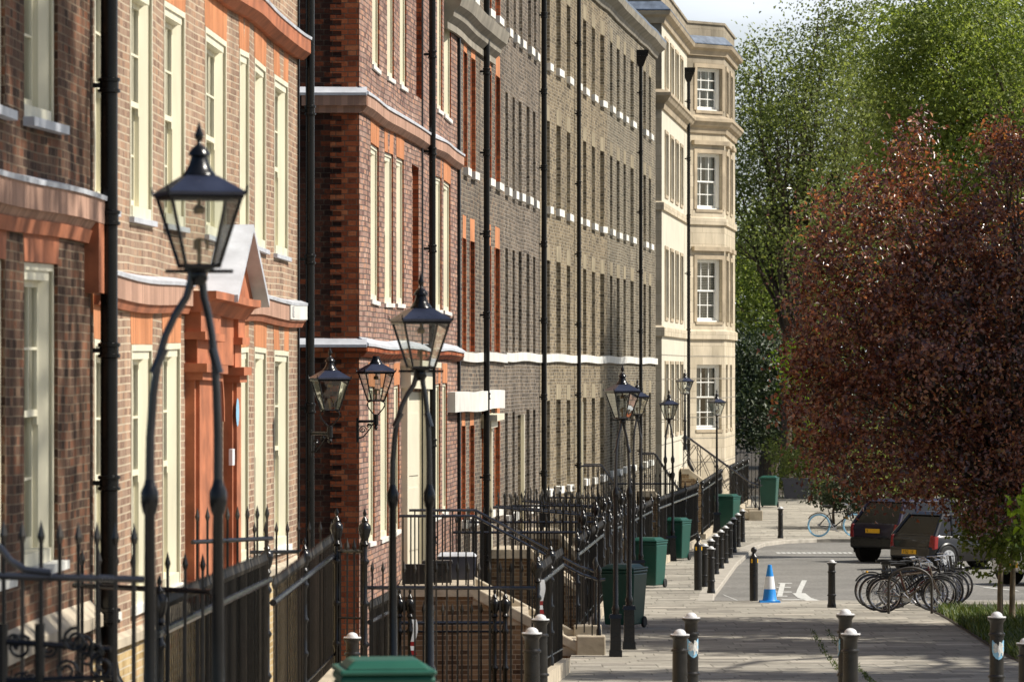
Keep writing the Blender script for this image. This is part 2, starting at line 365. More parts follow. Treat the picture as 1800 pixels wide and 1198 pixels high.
def paving():
    t = NT('york stone paving'); g, p, n = t.geo()
    ry = t.m('DIVIDE', t.m('ADD', p[1], t.m('MULTIPLY', p[0], -.08)), .62); row = t.m('FLOOR', ry)
    wr = t.n('ShaderNodeTexWhiteNoise'); wr.noise_dimensions = '1D'; t.l(row, wr.inputs['W'])
    q = t.m('ADD', t.m('DIVIDE', p[0], .78), t.m('MULTIPLY', wr.outputs['Value'], 3.7)); ci = t.m('FLOOR', q)
    wn_ = t.n('ShaderNodeTexWhiteNoise'); wn_.noise_dimensions = '2D'; t.l(t.comb(ci, row), wn_.inputs['Vector'])
    c = t.ramp(wn_.outputs['Value'], [(0, (.25, .23, .195)), (.4, (.33, .305, .255)), (.8, (.37, .345, .29)), (1, (.46, .42, .35))])
    fi = t.noise(g.outputs['Position'], 5, 6, .65); c = t.mix(1.0, c, t.ramp(fi, [(.3, .72), (.7, 1.12)]), 'MULTIPLY')
    bg = t.noise(g.outputs['Position'], .35, 4); c = t.mix(1.0, c, t.ramp(bg, [(.35, .82), (.65, 1.08)]), 'MULTIPLY')
    j = t.m('MAXIMUM', t.m('LESS_THAN', t.m('FRACT', ry), .045), t.m('LESS_THAN', t.m('FRACT', q), .022))
    c = t.mix(t.m('MULTIPLY', j, .75), c, (.07, .065, .05))
    t.set(c, .85, spec=.25)
    t.bump(t.m('ADD', t.m('MULTIPLY', t.m('SUBTRACT', 1.0, j), 1.0), t.m('ADD', t.m('MULTIPLY', wn_.outputs['Value'], .6), t.m('MULTIPLY', fi, .8))), .008)
    return t.mat
M['paving'] = paving()
def asphalt():
    t = NT('asphalt'); g, p, n = t.geo()
    a = t.noise(g.outputs['Position'], 60, 3, .7); b = t.noise(g.outputs['Position'], .35, 4)
    vor = t.n('ShaderNodeTexVoronoi'); vor.inputs['Scale'].default_value = 14; t.l(g.outputs['Position'], vor.inputs['Vector'])
    c = t.ramp(t.m('ADD', t.m('MULTIPLY', a, .6), t.m('MULTIPLY', vor.outputs['Distance'], .5)), [(.3, (.13, .125, .115)), (.75, (.24, .23, .21))])
    c = t.mix(1.0, c, t.ramp(b, [(.35, .8), (.65, 1.12)]), 'MULTIPLY')
    t.set(c, .85, spec=.3); t.bump(a, .006); return t.mat
M['asphalt'] = asphalt()
def iron_bars():
    t = NT('worn iron bars with painted glints'); g = t.n('ShaderNodeNewGeometry')
    c = t.ramp(g.outputs['Random Per Island'], [(0, (.004, .004, .004)), (.6, (.014, .012, .010)), (1, (.045, .038, .030))])  # per-bar tones paint highlight streaks into the colour, besides worn paint
    n_ = t.noise(g.outputs['Position'], 7, 4); c = t.mix(1.0, c, t.ramp(n_, [(.3, .6), (.7, 1.3)]), 'MULTIPLY')
    t.set(c, t.m('MULTIPLY_ADD', g.outputs['Random Per Island'], .3, .22), spec=.5); return t.mat
M['iron_rough'] = iron_bars()

# ---------------------------------------------------------------- facades
class Face:
    def __init__(s, p0, p1, out=0.0, wave=(0.0, 0.0)):
        s.p0 = Vector((p0[0], p0[1])); s.d = Vector((p1[0] - p0[0], p1[1] - p0[1])); s.L = s.d.length; s.d.normalize()
        s.n = Vector((s.d.y, -s.d.x)); s.p0 = s.p0 + s.n * out; s.wv = wave
    def T(s, u, w, z):
        w = w + s.wv[0] * math.sin(u * .62 + s.wv[1]) + s.wv[0] * .5 * math.sin(u * 1.45 + s.wv[1] * 2.1)
        q = s.p0 + s.d * u + s.n * w
        return (q.x, q.y, EYE + z + s.wv[0] * .9 * math.sin(u * .85 + s.wv[1] + 1.3))
    def u(s, px):
        k = (px - 900) / F
        return (k * s.p0.y - s.p0.x) / (s.d.x - k * s.d.y)
    def uo(s, px, w):
        k = (px - 900) / F; q = s.p0 + s.n * w
        return (k * q.y - q.x) / (s.d.x - k * s.d.y)
    def pt(s, u, w=0.0): q = s.p0 + s.d * u + s.n * w; return q
def fbox(mb, f, u0, u1, w0, w1, z0, z1, step=1.2):
    n = max(1, int((u1 - u0) / step))
    for i in range(n):
        a = u0 + (u1 - u0) * i / n; b = u0 + (u1 - u0) * (i + 1) / n
        mb.hexa([f.T(a, w1, z0), f.T(b, w1, z0), f.T(b, w0, z0), f.T(a, w0, z0), f.T(a, w1, z1), f.T(b, w1, z1), f.T(b, w0, z1), f.T(a, w0, z1)]) if n == 1 else None
    if n > 1: sweep(mb, f, [(w1, z0), (w1, z1), (w0, z1), (w0, z0)], u0, u1, step)
    return mb
def sweep(mb, f, prof, u0, u1, step=.8):
    n = max(1, int(math.ceil((u1 - u0) / step))); k = len(prof); vs = []
    for i in range(n + 1):
        u = u0 + (u1 - u0) * i / n
        vs += [f.T(u, w, z) for w, z in prof]
    fs = []
    for i in range(n):
        for j in range(k):
            a, b = i * k, (i + 1) * k
            fs.append((a + j, b + j, b + (j + 1) % k, a + (j + 1) % k))
    fs.append(tuple(range(k))); fs.append(tuple(n * k + j for j in range(k))[::-1])
    mb.add(vs, fs)
def wall_mesh(f, u0, u1, z0, z1, ops, rec=.12, extra_mat=False):
    mb = MB(); us = {u0, u1}; zs = {z0, z1}
    for o in ops: us |= {o[0], o[1]}; zs |= {o[2], o[3]}
    n = int((u1 - u0) / .7)
    us |= {u0 + (u1 - u0) * i / n for i in range(1, n)} if n > 1 else set()
    us = sorted(us); zs = sorted(zs)
    idx = {}; vs = []; fs = []
    def vid(i, j):
        if (i, j) not in idx: idx[(i, j)] = len(vs); vs.append(f.T(us[i], 0, zs[j]))
        return idx[(i, j)]
    for i in range(len(us) - 1):
        for j in range(len(zs) - 1):
            cu, cz = (us[i] + us[i + 1]) / 2, (zs[j] + zs[j + 1]) / 2
            if any(o[0] < cu < o[1] and o[2] < cz < o[3] for o in ops): continue
            fs.append((vid(i, j), vid(i + 1, j), vid(i + 1, j + 1), vid(i, j + 1)))
    mb.add(vs, fs)
    mb.mi = 1 if extra_mat else 0
    for o in ops:
        a, b, c, d = o[:4]; r = o[4] if len(o) > 4 else rec
        P0 = [f.T(a, 0, c), f.T(b, 0, c), f.T(b, 0, d), f.T(a, 0, d)]
        P1 = [f.T(a, -r, c), f.T(b, -r, c), f.T(b, -r, d), f.T(a, -r, d)]
        for i in range(4):
            j = (i + 1) % 4; mb.add([P0[i], P0[j], P1[j], P1[i]], [(0, 1, 2, 3)])
    mb.mi = 0
    return mb
def close_body(mb, f, u0, u1, z0, z1, depth=8.0, near=True, far=True):
    a0, a1 = f.T(u0, 0, z0), f.T(u0, 0, z1); b0, b1 = f.T(u1, 0, z0), f.T(u1, 0, z1)
    c0, c1 = f.T(u0, -depth, z0), f.T(u0, -depth, z1); d0, d1 = f.T(u1, -depth, z0), f.T(u1, -depth, z1)
    if near: mb.add([a0, a1, c1, c0], [(0, 1, 2, 3)])
    if far: mb.add([b0, b1, d1, d0], [(3, 2, 1, 0)])
    mb.add([c0, c1, d1, d0], [(0, 1, 2, 3)]); mb.add([a1, b1, d1, c1], [(0, 1, 2, 3)])
def window(f, a, b, c, d, rec, parent, mat, sill=None, lintel=None, cols=3, rows=4, backing='dark', fr=.09, sash=.07, sillw=.06, silld=.09, back=None, blind_low=None, bar=.022):
    """a box sash window set in an opening a..b, c..d of facade f, its front rec behind the wall face"""
    m = MB(); w1 = -rec; w0 = -rec - .16; h = d - c; mid = c + h * .5
    for pl in ([(a + .002, w1), (a + .045, w1), (a + fr, w1 - sash), (a + fr, w0), (a + .002, w0)], [(b - .002, w1), (b - .045, w1), (b - fr, w1 - sash), (b - fr, w0), (b - .002, w0)]):
        m.add([f.T(u_, w_, c) for u_, w_ in pl] + [f.T(u_, w_, d) for u_, w_ in pl], [(0, 1, 2, 3, 4), (9, 8, 7, 6, 5)] + [(i, (i + 1) % 5, 5 + (i + 1) % 5, 5 + i) for i in range(5)])
    fbox(m, f, a + fr, b - fr, w0, w1, d - fr, d - .002, 9); fbox(m, f, a + fr, b - fr, w0, w1 + .02, c + .002, c + fr * .8, 9)
    # moulding standing proud round the box
    fbox(m, f, b - fr * .45, b - .004, w1, w1 + .018, c + .004, d - .004, 9); fbox(m, f, a + .004, a + fr * .45, w1, w1 + .018, c + .004, d - .004, 9)
    fbox(m, f, a + fr * .45, b - fr * .45, w1, w1 + .018, d - fr * .45, d - .004, 9)
    s1 = w1 - sash; st = .05; ia, ib = a + fr, b - fr
    for (z0, z1, ws) in ((mid - .03, d - fr, s1), (c + fr * .8, mid + .03, s1 - .045)):
        fbox(m, f, ia, ia + st, ws - .04, ws, z0, z1, 9); fbox(m, f, ib - st, ib, ws - .04, ws, z0, z1, 9)
        fbox(m, f, ia + st, ib - st, ws - .04, ws, z1 - .055, z1, 9)
        fbox(m, f, ia + st, ib - st, ws - .04, ws, z0, z0 + (.055 if ws == s1 else .09), 9)
        for k in range(1, cols):
            uu = ia + (ib - ia) * k / cols; fbox(m, f, uu - bar / 2, uu + bar / 2, ws - .03, ws - .002, z0 + .055, z1 - .055, 9)
        for k in range(1, rows // 2):
            zz = z0 + (z1 - z0) * k / (rows // 2); fbox(m, f, ia + st, ib - st, ws - .029, ws - .001, zz - bar / 2, zz + bar / 2, 9)
    # horns of the upper sash
    fbox(m, f, ia, ia + st, s1 - .04, s1, mid - .10, mid - .03, 9); fbox(m, f, ib - st, ib, s1 - .04, s1, mid - .10, mid - .03, 9)
    wo_ = m.build('window', mat, parent, world=True)
    g = MB(); wp = s1 - .022
    g.add([f.T(ia, wp, mid), f.T(ib, wp, mid), f.T(ib, wp, d - fr), f.T(ia, wp, d - fr)], [(0, 1, 2, 3)])
    g.add([f.T(ia, wp - .045, c + fr), f.T(ib, wp - .045, c + fr), f.T(ib, wp - .045, mid), f.T(ia, wp - .045, mid)], [(0, 1, 2, 3)])
    g.build('pane', M['glass'], wo_, world=True)
    bk = MB(); w2 = w0 - .12
    q = [f.T(a, w0, c), f.T(b, w0, c), f.T(b, w0, d), f.T(a, w0, d)]; q2 = [f.T(a, w2, c), f.T(b, w2, c), f.T(b, w2, d), f.T(a, w2, d)]
    bk.add(q + q2, [(4, 5, 6, 7), (0, 1, 5, 4), (1, 2, 6, 5), (2, 3, 7, 6), (3, 0, 4, 7)])  # backing box: pale stands for a blind, dark paints the unlit room
    if backing == 'curtain':
        bk.mi = 1; n = 26; zt = d - fr; zb = c + fr
        for (x0, x1) in ((ia, ia + (ib - ia) * .40), (ib - (ib - ia) * .36, ib)):
            vs = []
            for i in range(n + 1):
                uu = x0 + (x1 - x0) * i / n; ww = w0 - .04 + .018 * math.sin(i * 1.9)
                vs += [f.T(uu, ww, zb), f.T(uu, ww, zt)]
            bk.add(vs, [(2 * i, 2 * i + 2, 2 * i + 3, 2 * i + 1) for i in range(n)])
        bk.build('curtain', [M['dark'], M['curtain']], wo_, world=True)
    elif backing == 'slats':
        bk.mi = 1; n = int((d - c) / .055)
        for i in range(n):
            z = c + fr + i * .055
            if z > d - fr: break
            bk.add([f.T(ia, w0 - .03, z), f.T(ib, w0 - .03, z), f.T(ib, w0 - .01, z + .038), f.T(ia, w0 - .01, z + .038)], [(0, 1, 2, 3)])
        bk.build('slatted_blind', [M['dark'], M['curtain']], wo_, world=True)
    else: bk.build('backing', M[backing], wo_, world=True)
    if sill:
        s = MB(); fbox(s, f, a - sillw, b + sillw, -rec, silld, c - sill[1], c + .001, 9); s.build('sill', M[sill[0]], wo_, world=True)
    if lintel:
        l = MB(); fl = lintel[2] if len(lintel) > 2 else .08
        l.add([f.T(a - .01, .004, d), f.T(b + .01, .004, d), f.T(b + fl, .004, d + lintel[1]), f.T(a - fl, .004, d + lintel[1]),
               f.T(a - .01, -.05, d - .0), f.T(b + .01, -.05, d), f.T(b + fl, -.05, d + lintel[1]), f.T(a - fl, -.05, d + lintel[1])],
              [(0, 1, 2, 3), (0, 4, 5, 1), (1, 5, 6, 2), (3, 2, 6, 7), (0, 3, 7, 4)])
        l.build('lintel', M[lintel[0]], wo_, world=True)
    return wo_
def downpipe(parent, x, y, z0, z1, r=.055, collars=1.83, shoe=True, hopper=False, off=None, phase=0.0):
    p = MB()
    n = max(6, 10)
    p.tube([(x, y, z0), (x, y, z1)], r, 12)
    z = z0 + phase
    while z < z1 - .1:
        p.lathe([(r, -.07), (r * 1.32, -.06), (r * 1.32, -.035), (r * 1.12, -.03), (r * 1.12, .03), (r * 1.32, .035), (r * 1.32, .06), (r, .07)], (x, y, z), 12)
        p.box((x - .06, y, z), (.16, .05, .04)); z += collars
    if shoe: p.tube([(x, y, z0), (x + .02, y - .02, z0 - .12), (x + .12, y - .08, z0 - .28), (x + .14, y - .1, z0 - .5)], r * 1.1, 10)
    if hopper:
        p.frustum(z1 - .45, .14, .14, z1 - .15, .36, .26, (x, y)); p.frustum(z1 - .152, .40, .30, z1 + .02, .44, .32, (x, y))
    return p.build('downpipe', M['pipe'], parent, smooth=True, world=True)
def wall_line(parent, f, u, w, z0, z1, r=.012):  # thin dark upright line on the wall face
    m = MB(); m.tube([f.T(u, w, z0 + (z1 - z0) * i / 6) for i in range(7)], r, 5); return m.build('wall_line', M['pipe'], parent, world=True)

OFFV = {}
def house(name, label, f, u0, group='terraced houses along the left side'):
    q = f.pt(u0 + 2, -2); return thing(name, label, 'house', (q.x, q.y, gz(q.y)), 0, group)

ZT = 8.6
# ---- house A: the nearest, partly shaded, at the left edge
fB = Face((-3.70, 40.0), (-2.783, 59.7), 0, (.022, .8))
fA = Face((-3.70, 40.0), (-2.783, 59.7), .05, (.015, 2.0))
uA0, uA1 = fA.u(-75), fA.u(157)
hA = house('terraced_house', 'dark brown brick house in tree shade at the left edge of the photo', fA, uA0 + 1)
opsA = []
for (xa, xb) in ((-62, 12), (46, 99)):
    a, b = fA.u(xa), fA.u(xb)
    opsA += [(a, b, 2.0, 4.6, .10), (a, b, -1.58, .86, .10)]
mb = wall_mesh(fA, uA0, uA1, -6.2, ZT, opsA); close_body(mb, fA, uA0, uA1, -6.2, ZT)
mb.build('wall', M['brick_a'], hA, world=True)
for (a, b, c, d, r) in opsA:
    window(fA, a, b, c, d, .05, hA, M['cream'], ('lead' if c > 0 else 'white_sill', .07), ('orange_moulded' if c < 0 else 'orange', .34), backing='backing', fr=.14, sash=.09)
sc_ = MB(); sweep(sc_, fA, [(.0, 1.19), (.05, 1.19), (.10, 1.26), (.13, 1.26), (.13, 1.47), (0, 1.47)], uA0, uA1)
so = sc_.build('string_course', M['pinkband'], hA, world=True)
m = MB(); sweep(m, fA, [(.0, 1.472), (.15, 1.46), (.155, 1.50), (0, 1.54)], uA0, uA1 + .01); m.build('lead_flashing', M['lead'], so, world=True)
m = MB(); sweep(m, fA, [(.0, 1.08), (.04, 1.08), (.07, 1.19), (0, 1.19)], uA0, uA1); 
fbox(m, fA, uA1 - .42, uA1, 0, .125, .66, 1.255, 9)
m.build('band_moulding', M['orange_moulded'], so, world=True)
m = MB(); sweep(m, fA, [(0, -2.22), (.12, -2.22), (.12, -2.12), (0, -2.0)], uA0, uA1); m.build('plinth_ledge', M['stone_step'], hA, world=True)
q = fA.pt(uA1 + .02, .17); downpipe(hA, q.x, q.y, EYE - 2.55, EYE + 3.9, .075, 1.15, phase=.42)

# ---- house B: pale brown brick with the orange doorcase
uB0, uB1 = fB.u(158.5), fB.u(525)
hB = house('terraced_house', 'pale brown brick house with cream windows and an orange pedimented doorcase', fB, uB0)
wB1 = [(154, 199.5), (227, 266.5), (291, 329), (359, 396), (417, 434), (447, 471), (484, 507)]
wB0 = [(154, 201), (229, 266), (288, 322), (415, 433), (446.5, 471.5), (484, 508)]
opsB = []
for xa, xb in wB1: opsB.append((max(fB.u(xa), uB0 + .05), fB.u(xb), 1.45, 3.68, .12))
for xa, xb in wB0: opsB.append((max(fB.u(xa), uB0 + .05), fB.u(xb), -2.2, .26, .12))
uD = (fB.uo(376, .1), fB.uo(406, .1)); opsB.append((uD[0], uD[1], -2.45, .05, .45))
mb = wall_mesh(fB, uB0, uB1, -2.42, ZT, opsB); close_body(mb, fB, uB0, uB1, -2.42, ZT)
mb.build('wall', M['brick_b'], hB, world=True)
m = wall_mesh(fB, uB0, uB1, -6.4, -2.43, []); m.build('basement_wall', M['brick_y'], hB, world=True)
m = MB(); sweep(m, fB, [(0, -2.52), (.07, -2.52), (.07, -2.44), (0, -2.40)], uB0, uB1); m.build('plinth_ledge', M['stone_step'], hB, world=True)
for (a, b, c, d, r) in opsB[:-1]:
    window(fB, a, b, c, d, .012, hB, M['cream'], ('lead' if c > 0 else 'white_sill', .05 if c > 0 else .08), ('orange', .40), backing='backing', fr=.14, sash=.10, silld=.05, sillw=.05)
sc_ = MB(); sweep(sc_, fB, [(0, 4.05), (.07, 4.05), (.16, 4.14), (.16, 4.32), (0, 4.32)], uB0, uB1 + .02); so = sc_.build('string_course', M['orange_moulded'], hB, world=True)
m = MB(); sweep(m, fB, [(0, 4.322), (.175, 4.315), (.18, 4.35), (0, 4.40)], uB0, uB1 + .03); m.build('lead_flashing', M['lead'], so, world=True)
for (ua, ub) in ((uB0, fB.uo(345, .1)), (fB.uo(417.5, .1), uB1 + .02)):
    m = MB(); sweep(m, fB, [(0, .64), (.10, .64), (.10, .84), (0, .84)], ua, ub); so = m.build('string_course', M['pinkband'], hB, world=True)
    m = MB(); sweep(m, fB, [(0, .56), (.05, .56), (.085, .64), (0, .64)], ua, ub); m.build('band_moulding', M['orange_moulded'], so, world=True)
    m = MB(); sweep(m, fB, [(0, .842), (.12, .84), (.125, .875), (0, .92)], ua, ub); m.build('lead_flashing', M['lead'], so, world=True)
us0 = fB.u(496)
m = MB(); sweep(m, fB, [(.02, .66), (.115, .66), (.115, .85), (.02, .85)], us0, uB1 + .03); sg = m.build('street_name_plate', M['white_paint'], hB, world=True)
# raised letters, only the last pair can be made out
def letters(mb, f, u, z, h, w, txt):
    cell = h * .6
    seg = {'N': [((0, 0), (0, 1)), ((0, 1), (1, 0)), ((1, 0), (1, 1))], 'E': [((0, 0), (0, 1)), ((0, 1), (1, 1)), ((0, .5), (.8, .5)), ((0, 0), (1, 0))], 'W': [((0, 1), (.25, 0)), ((.25, 0), (.5, .8)), ((.5, .8), (.75, 0)), ((.75, 0), (1, 1))]}
    for k, ch in enumerate(txt):
        for (x0, y0), (x1, y1) in seg[ch]:
            A = Vector(f.T(u + k * cell * 1.35 + x0 * cell, w, z + y0 * h)); B = Vector(f.T(u + k * cell * 1.35 + x1 * cell, w, z + y1 * h))
            mb.tube([A, B], h * .07, 4)
m = MB(); letters(m, fB, us0 + .25, .69, .13, .118, 'NE'); m.build('letters', simple('grey lettering', (.42, .42, .42), .6), sg, world=True)
# doorcase
dz = thing  # alias unused
m = MB(); u0_, u1_ = fB.u(340), fB.u(428)
for (ua, ub) in ((fB.uo(346, .1), fB.uo(375, .1)), (fB.uo(407, .1), fB.uo(417.5, .1))):
    fbox(m, fB, ua, ub, -.02, .10, -2.44, .0, 9)
    n_ = 3
    fbox(m, fB, ua + .1, ub - .1, .10, .14, -2.3, -.12, 9)
    fbox(m, fB, ua - .04, ub + .04, 0, .19, -.12, -.04, 9); fbox(m, fB, ua - .08, ub + .08, 0, .24, -.04, .05, 9)
    fbox(m, fB, ua, ub, 0, .13, .05, .30, 9); fbox(m, fB, ua - .06, ub + .06, 0, .22, .30, .38, 9)
    fbox(m, fB, ua - .02, ub + .02, 0, .17, .38, .58, 9)
    fbox(m, fB, ua - .06, ub + .06, 0, .16, -2.42, -2.2, 9)
uP0, uP1 = fB.uo(346, .1), fB.uo(417.5, .1); fbox(m, fB, uP0, uP1, 0, .12, .06, .58, 2)
sweep(m, fB, [(0, .58), (.18, .58), (.27, .70), (.34, .72), (.34, .80), (0, .80)], uP0 - .1, uP1 + .1)
dc = m.build('doorcase', M['orange_moulded'], hB, world=True)
# arch inside the doorcase
m = MB(); uc = (uD[0] + uD[1]) / 2; rr = (uD[1] - uD[0]) / 2 - .05
for k, (r0, r1, w1) in enumerate(((rr * .82, rr * .9, -.02), (rr * .9, rr, .03))):
    pts = []
    for i in range(13):
        a = math.pi * i / 12
        pts.append((uc - math.cos(a) * r0, -.55 + math.sin(a) * r0 * .95, uc - math.cos(a) * r1, -.55 + math.sin(a) * r1 * .95))
    for p0, p1 in zip(pts, pts[1:]):
        m.hexa([fB.T(p0[0], w1, p0[1]), fB.T(p1[0], w1, p1[1]), fB.T(p1[0], w1 - .1, p1[1]), fB.T(p0[0], w1 - .1, p0[1]), fB.T(p0[2], w1, p0[3]), fB.T(p1[2], w1, p1[3]), fB.T(p1[2], w1 - .1, p1[3]), fB.T(p0[2], w1 - .1, p0[3])])
m.build('arch', M['orange_moulded'], dc, world=True)
m = MB(); fbox(m, fB, uD[0], uD[1], -.44, -.38, -2.44, .04, 9); dd = m.build('door', M['orange_moulded'], hB, world=True)
m = MB(); fbox(m, fB, fB.uo(408, .15), fB.uo(412, .15), .105, .145, -1.03, -.85, 9); m.build('number_plaque', M['sign_white'], dc, world=True)
m = MB()
for i in range(12):
    a = 2 * math.pi * i / 12; b = 2 * math.pi * (i + 1) / 12; um = fB.uo(413, .12) ; r_ = .16
    m.add([fB.T(um, .142, -.45), fB.T(um + math.cos(a) * r_, .142, -.45 + math.sin(a) * r_), fB.T(um + math.cos(b) * r_, .142, -.45 + math.sin(b) * r_)], [(0, 1, 2)])
m.build('round_plaque', M['shield'], dc, world=True)
# pediment: two lead covered slopes, tympanum
m = MB(); ua, ub = fB.uo(415, .36), fB.uo(467, .36); um = (ua + ub) / 2; pw = .36
m.add([fB.T(ua - .05, .0, .80), fB.T(um, .0, 1.62), fB.T(um, pw + .02, 1.62), fB.T(ua - .05, pw + .02, .80), fB.T(ua - .05, .0, .72), fB.T(um, .0, 1.54), fB.T(um, pw + .02, 1.54), fB.T(ua - .05, pw + .02, .72)],
      [(0, 1, 2, 3), (3, 2, 6, 7), (0, 3, 7, 4), (7, 6, 5, 4)])
m.add([fB.T(ub + .05, .0, .80), fB.T(um, .0, 1.62), fB.T(um, pw + .02, 1.62), fB.T(ub + .05, pw + .02, .80), fB.T(ub + .05, .0, .72), fB.T(um, .0, 1.54), fB.T(um, pw + .02, 1.54), fB.T(ub + .05, pw + .02, .72)],
      [(3, 2, 1, 0), (7, 6, 2, 3), (4, 7, 3, 0), (4, 5, 6, 7)])
pe = m.build('pediment_roof', M['lead'], hB, world=True)
m = MB(); m.prism([fB.T(ua, pw - .15, .79), fB.T(ub, pw - .15, .79), fB.T(um, pw - .15, 1.53)], tuple(Vector((*fB.n, 0)) * -.18)); m.build('tympanum', M['orange_moulded'], pe, world=True)
q = fB.pt(uB1 + .05, .12); downpipe(hB, q.x + .02, q.y + .1, EYE - 3.4, EYE + 6.5, .058, 1.95, phase=.95)
wall_line(hB, fB, uB1 - .28, .03, -2.4, 6.5, .018)

# ---- house C: plum brick, stands forward, its side wall faces us
fC = Face((-2.177, 64.5), (-.979, 82.5), 0, (.02, .3))
hC = house('terraced_house', 'plum red brick house standing forward, its dark side wall with orange corner bricks', fC, 0)
def band_ops(f, lst, c, d, r=.12): return [(f.u(a), f.u(b), c, d, r) for a, b in lst]
wC1 = [(649, 665), (675, 691), (698.5, 713), (762, 775), (780, 794)]; wC2 = [(652, 666), (679.5, 693), (706, 717), (766, 777), (781, 795)]
wC0 = [(645, 657), (668, 682), (693, 705), (761, 772), (777, 788)]
o1 = band_ops(fC, wC1, 1.02, 3.30); o2 = band_ops(fC, wC2, 4.45, 6.6); o0 = band_ops(fC, wC0, -2.5, -.24)
bl = [(fC.u(724.5), fC.u(735), 1.05, 3.3, .10), (fC.u(731), fC.u(740), 4.45, 6.6, .10)]
dC = (fC.u(711), fC.u(739), -3.3, -.35, .05)
mb = wall_mesh(fC, 0, fC.L, -7.0, ZT, o1 + o2 + o0 + bl + [dC], extra_mat=True); close_body(mb, fC, 0, fC.L, -7.0, ZT, near=False)
for (a, b, c, d, r) in bl: mb.add([fC.T(a, -r, c), fC.T(b, -r, c), fC.T(b, -r, d), fC.T(a, -r, d)], [(0, 1, 2, 3)])
mb.build('wall', [M['brick_c'], M['brick_quoin']], hC, world=True)
# side wall facing the camera
yS = 64.5; xS = -2.177
m = MB(); m.add([(xS - 8, yS, EYE - 7), (xS - .02, yS, EYE - 7), (xS - .02, yS, EYE + ZT), (xS - 8, yS, EYE + ZT)], [(0, 1, 2, 3)]); m.build('side_wall', M['brick_side_shaded'], hC, world=True)
m = MB(); k = 0; z = -6.6
while z < ZT - .1:
    h = .075; wq = .40 if k % 2 == 0 else .24
    m.bb(xS - wq, xS + .004, yS - .006, yS + .06, EYE + z, EYE + z + h); z += h; k += 1
m.build('corner_quoins', M['brick_quoin'], hC, world=True)
for (c, d, e, pr) in ((3.64, 3.98, .16, .12), (.17, .42, .12, .12)):
    m = MB(); zt = d - .1
    sweep(m, fC, [(0, c), (pr * .4, c), (pr, c + .08), (pr, zt), (0, zt)], 0.0, fC.L); m.bb(xS - .80, xS + pr, yS - pr, yS, EYE + c + .1, EYE + zt); m.bb(xS - .7, xS + .04, yS - pr * .5, yS, EYE + c, EYE + c + .1)
    so = m.build('string_course', M['pinkband'] if c > 1 else M['brick_quoin'], hC, world=True)
    m = MB(); sweep(m, fC, [(0, zt + .002), (pr + .02, zt + .002), (pr + .02, zt + .04), (0, d + .03)], -.02, fC.L + .02)
    m.prism([(xS - .84, yS, EYE + zt + .002), (xS - .84, yS - pr - .02, EYE + zt + .002), (xS - .84, yS - pr - .02, EYE + zt + .04), (xS - .84, yS, EYE + d + .03)], (.84 + pr, 0, 0))
    m.build('lead_flashing', M['lead'], so, world=True)
for (a, b, c, d, r) in o1 + o2 + o0:
    window(fC, a, b, c, d, .045, hC, M['cream'], ('white_sill', .06), ('orange', .34, .05) if d < 4 else ('orange', .34, .05), backing='backing', fr=.12, silld=.03, sillw=.03)
# door of house C
m = MB(); a, b = dC[0], dC[1]
fbox(m, fC, a - .25, a + .02, -.05, .10, -3.3, -.3, 9); fbox(m, fC, b - .02, b + .3, -.05, .12, -3.3, -.3, 9); fbox(m, fC, a - .32, b + .38, -.05, .16, -.3, .12, 9); fbox(m, fC, a - .4, b + .46, -.05, .3, .05, .14, 9)
dc = m.build('doorcase', M['door_cream'], hC, world=True)
m = MB(); fbox(m, fC, a + .02, b - .02, -.05, -.02, -3.3, -.35, 9); fbox(m, fC, a + .3, b - .3, -.02, -.005, -2.9, -1.9, 9); fbox(m, fC, a + .3, b - .3, -.02, -.005, -1.7, -.7, 9); m.build('door', M['door_cream'], hC, world=True)
q = fC.pt(fC.u(743), .16); downpipe(hC, q.x, q.y, EYE - 3.9, EYE + ZT, .056, 1.6, phase=1.1); wall_line(hC, fC, fC.u(738), .03, -3.5, ZT, .015)
wall_line(hC, fC, fC.L - .05, .03, -3.6, ZT, .035)

# ---- house D: dark grey brick with orange reveals and the stone cornice
fD = Face((-.979, 82.5), (-.173, 92.2), 0, (.018, 1.2))
hD = house('terraced_house', 'dark grey brick house with orange window reveals under a heavy stone cornice', fD, 0)
wD = [(814, 820), (827.5, 834.5), (858, 864), (871, 877.5)]; wD0 = [(810, 816.5), (825.5, 832), (858, 864), (870, 877)]
wD1 = [(812, 818), (826, 833), (858, 863.5), (870, 877)]
opsD = band_ops(fD, wD, 3.72, 5.85, .16) + band_ops(fD, wD1, .36, 2.42, .16) + band_ops(fD, wD0, -2.75, -1.02, .16) + band_ops(fD, wD, 7.02, 8.7, .16)
dD = (fD.u(848.5), fD.u(856), -3.5, -.8, .2)
mb = wall_mesh(fD, 0, fD.L, -7.4, 9.75, opsD + [dD], extra_mat=True); close_body(mb, fD, 0, fD.L, -7.4, 9.75, far=False)
mb.build('wall', [M['brick_d'], M['brick_quoin']], hD, world=True)
for (a, b, c, d, r) in opsD: window(fD, a, b, c, d, .16, hD, M['cream'], None if 0 < c < 1 else ('white_sill', .14), ('orange', .42, .03) if c < 7 else ('orange', .3, .03), fr=.07, silld=.09, sillw=.05)
m = MB()
for (a, b, c, d, r) in opsD:                                       # orange brick margins beside the openings
    fbox(m, fD, a - .14, a - .002, -.05, .006, c, d, 9); fbox(m, fD, b + .002, b + .10, -.05, .006, c, d, 9)
m.build('window_margins', M['brick_quoin'], hD, world=True)
m = MB(); sweep(m, fD, [(0, .16), (.08, .16), (.08, .33), (0, .33)], 0, fD.L); m.build('string_course', M['white_paint'], hD, world=True)
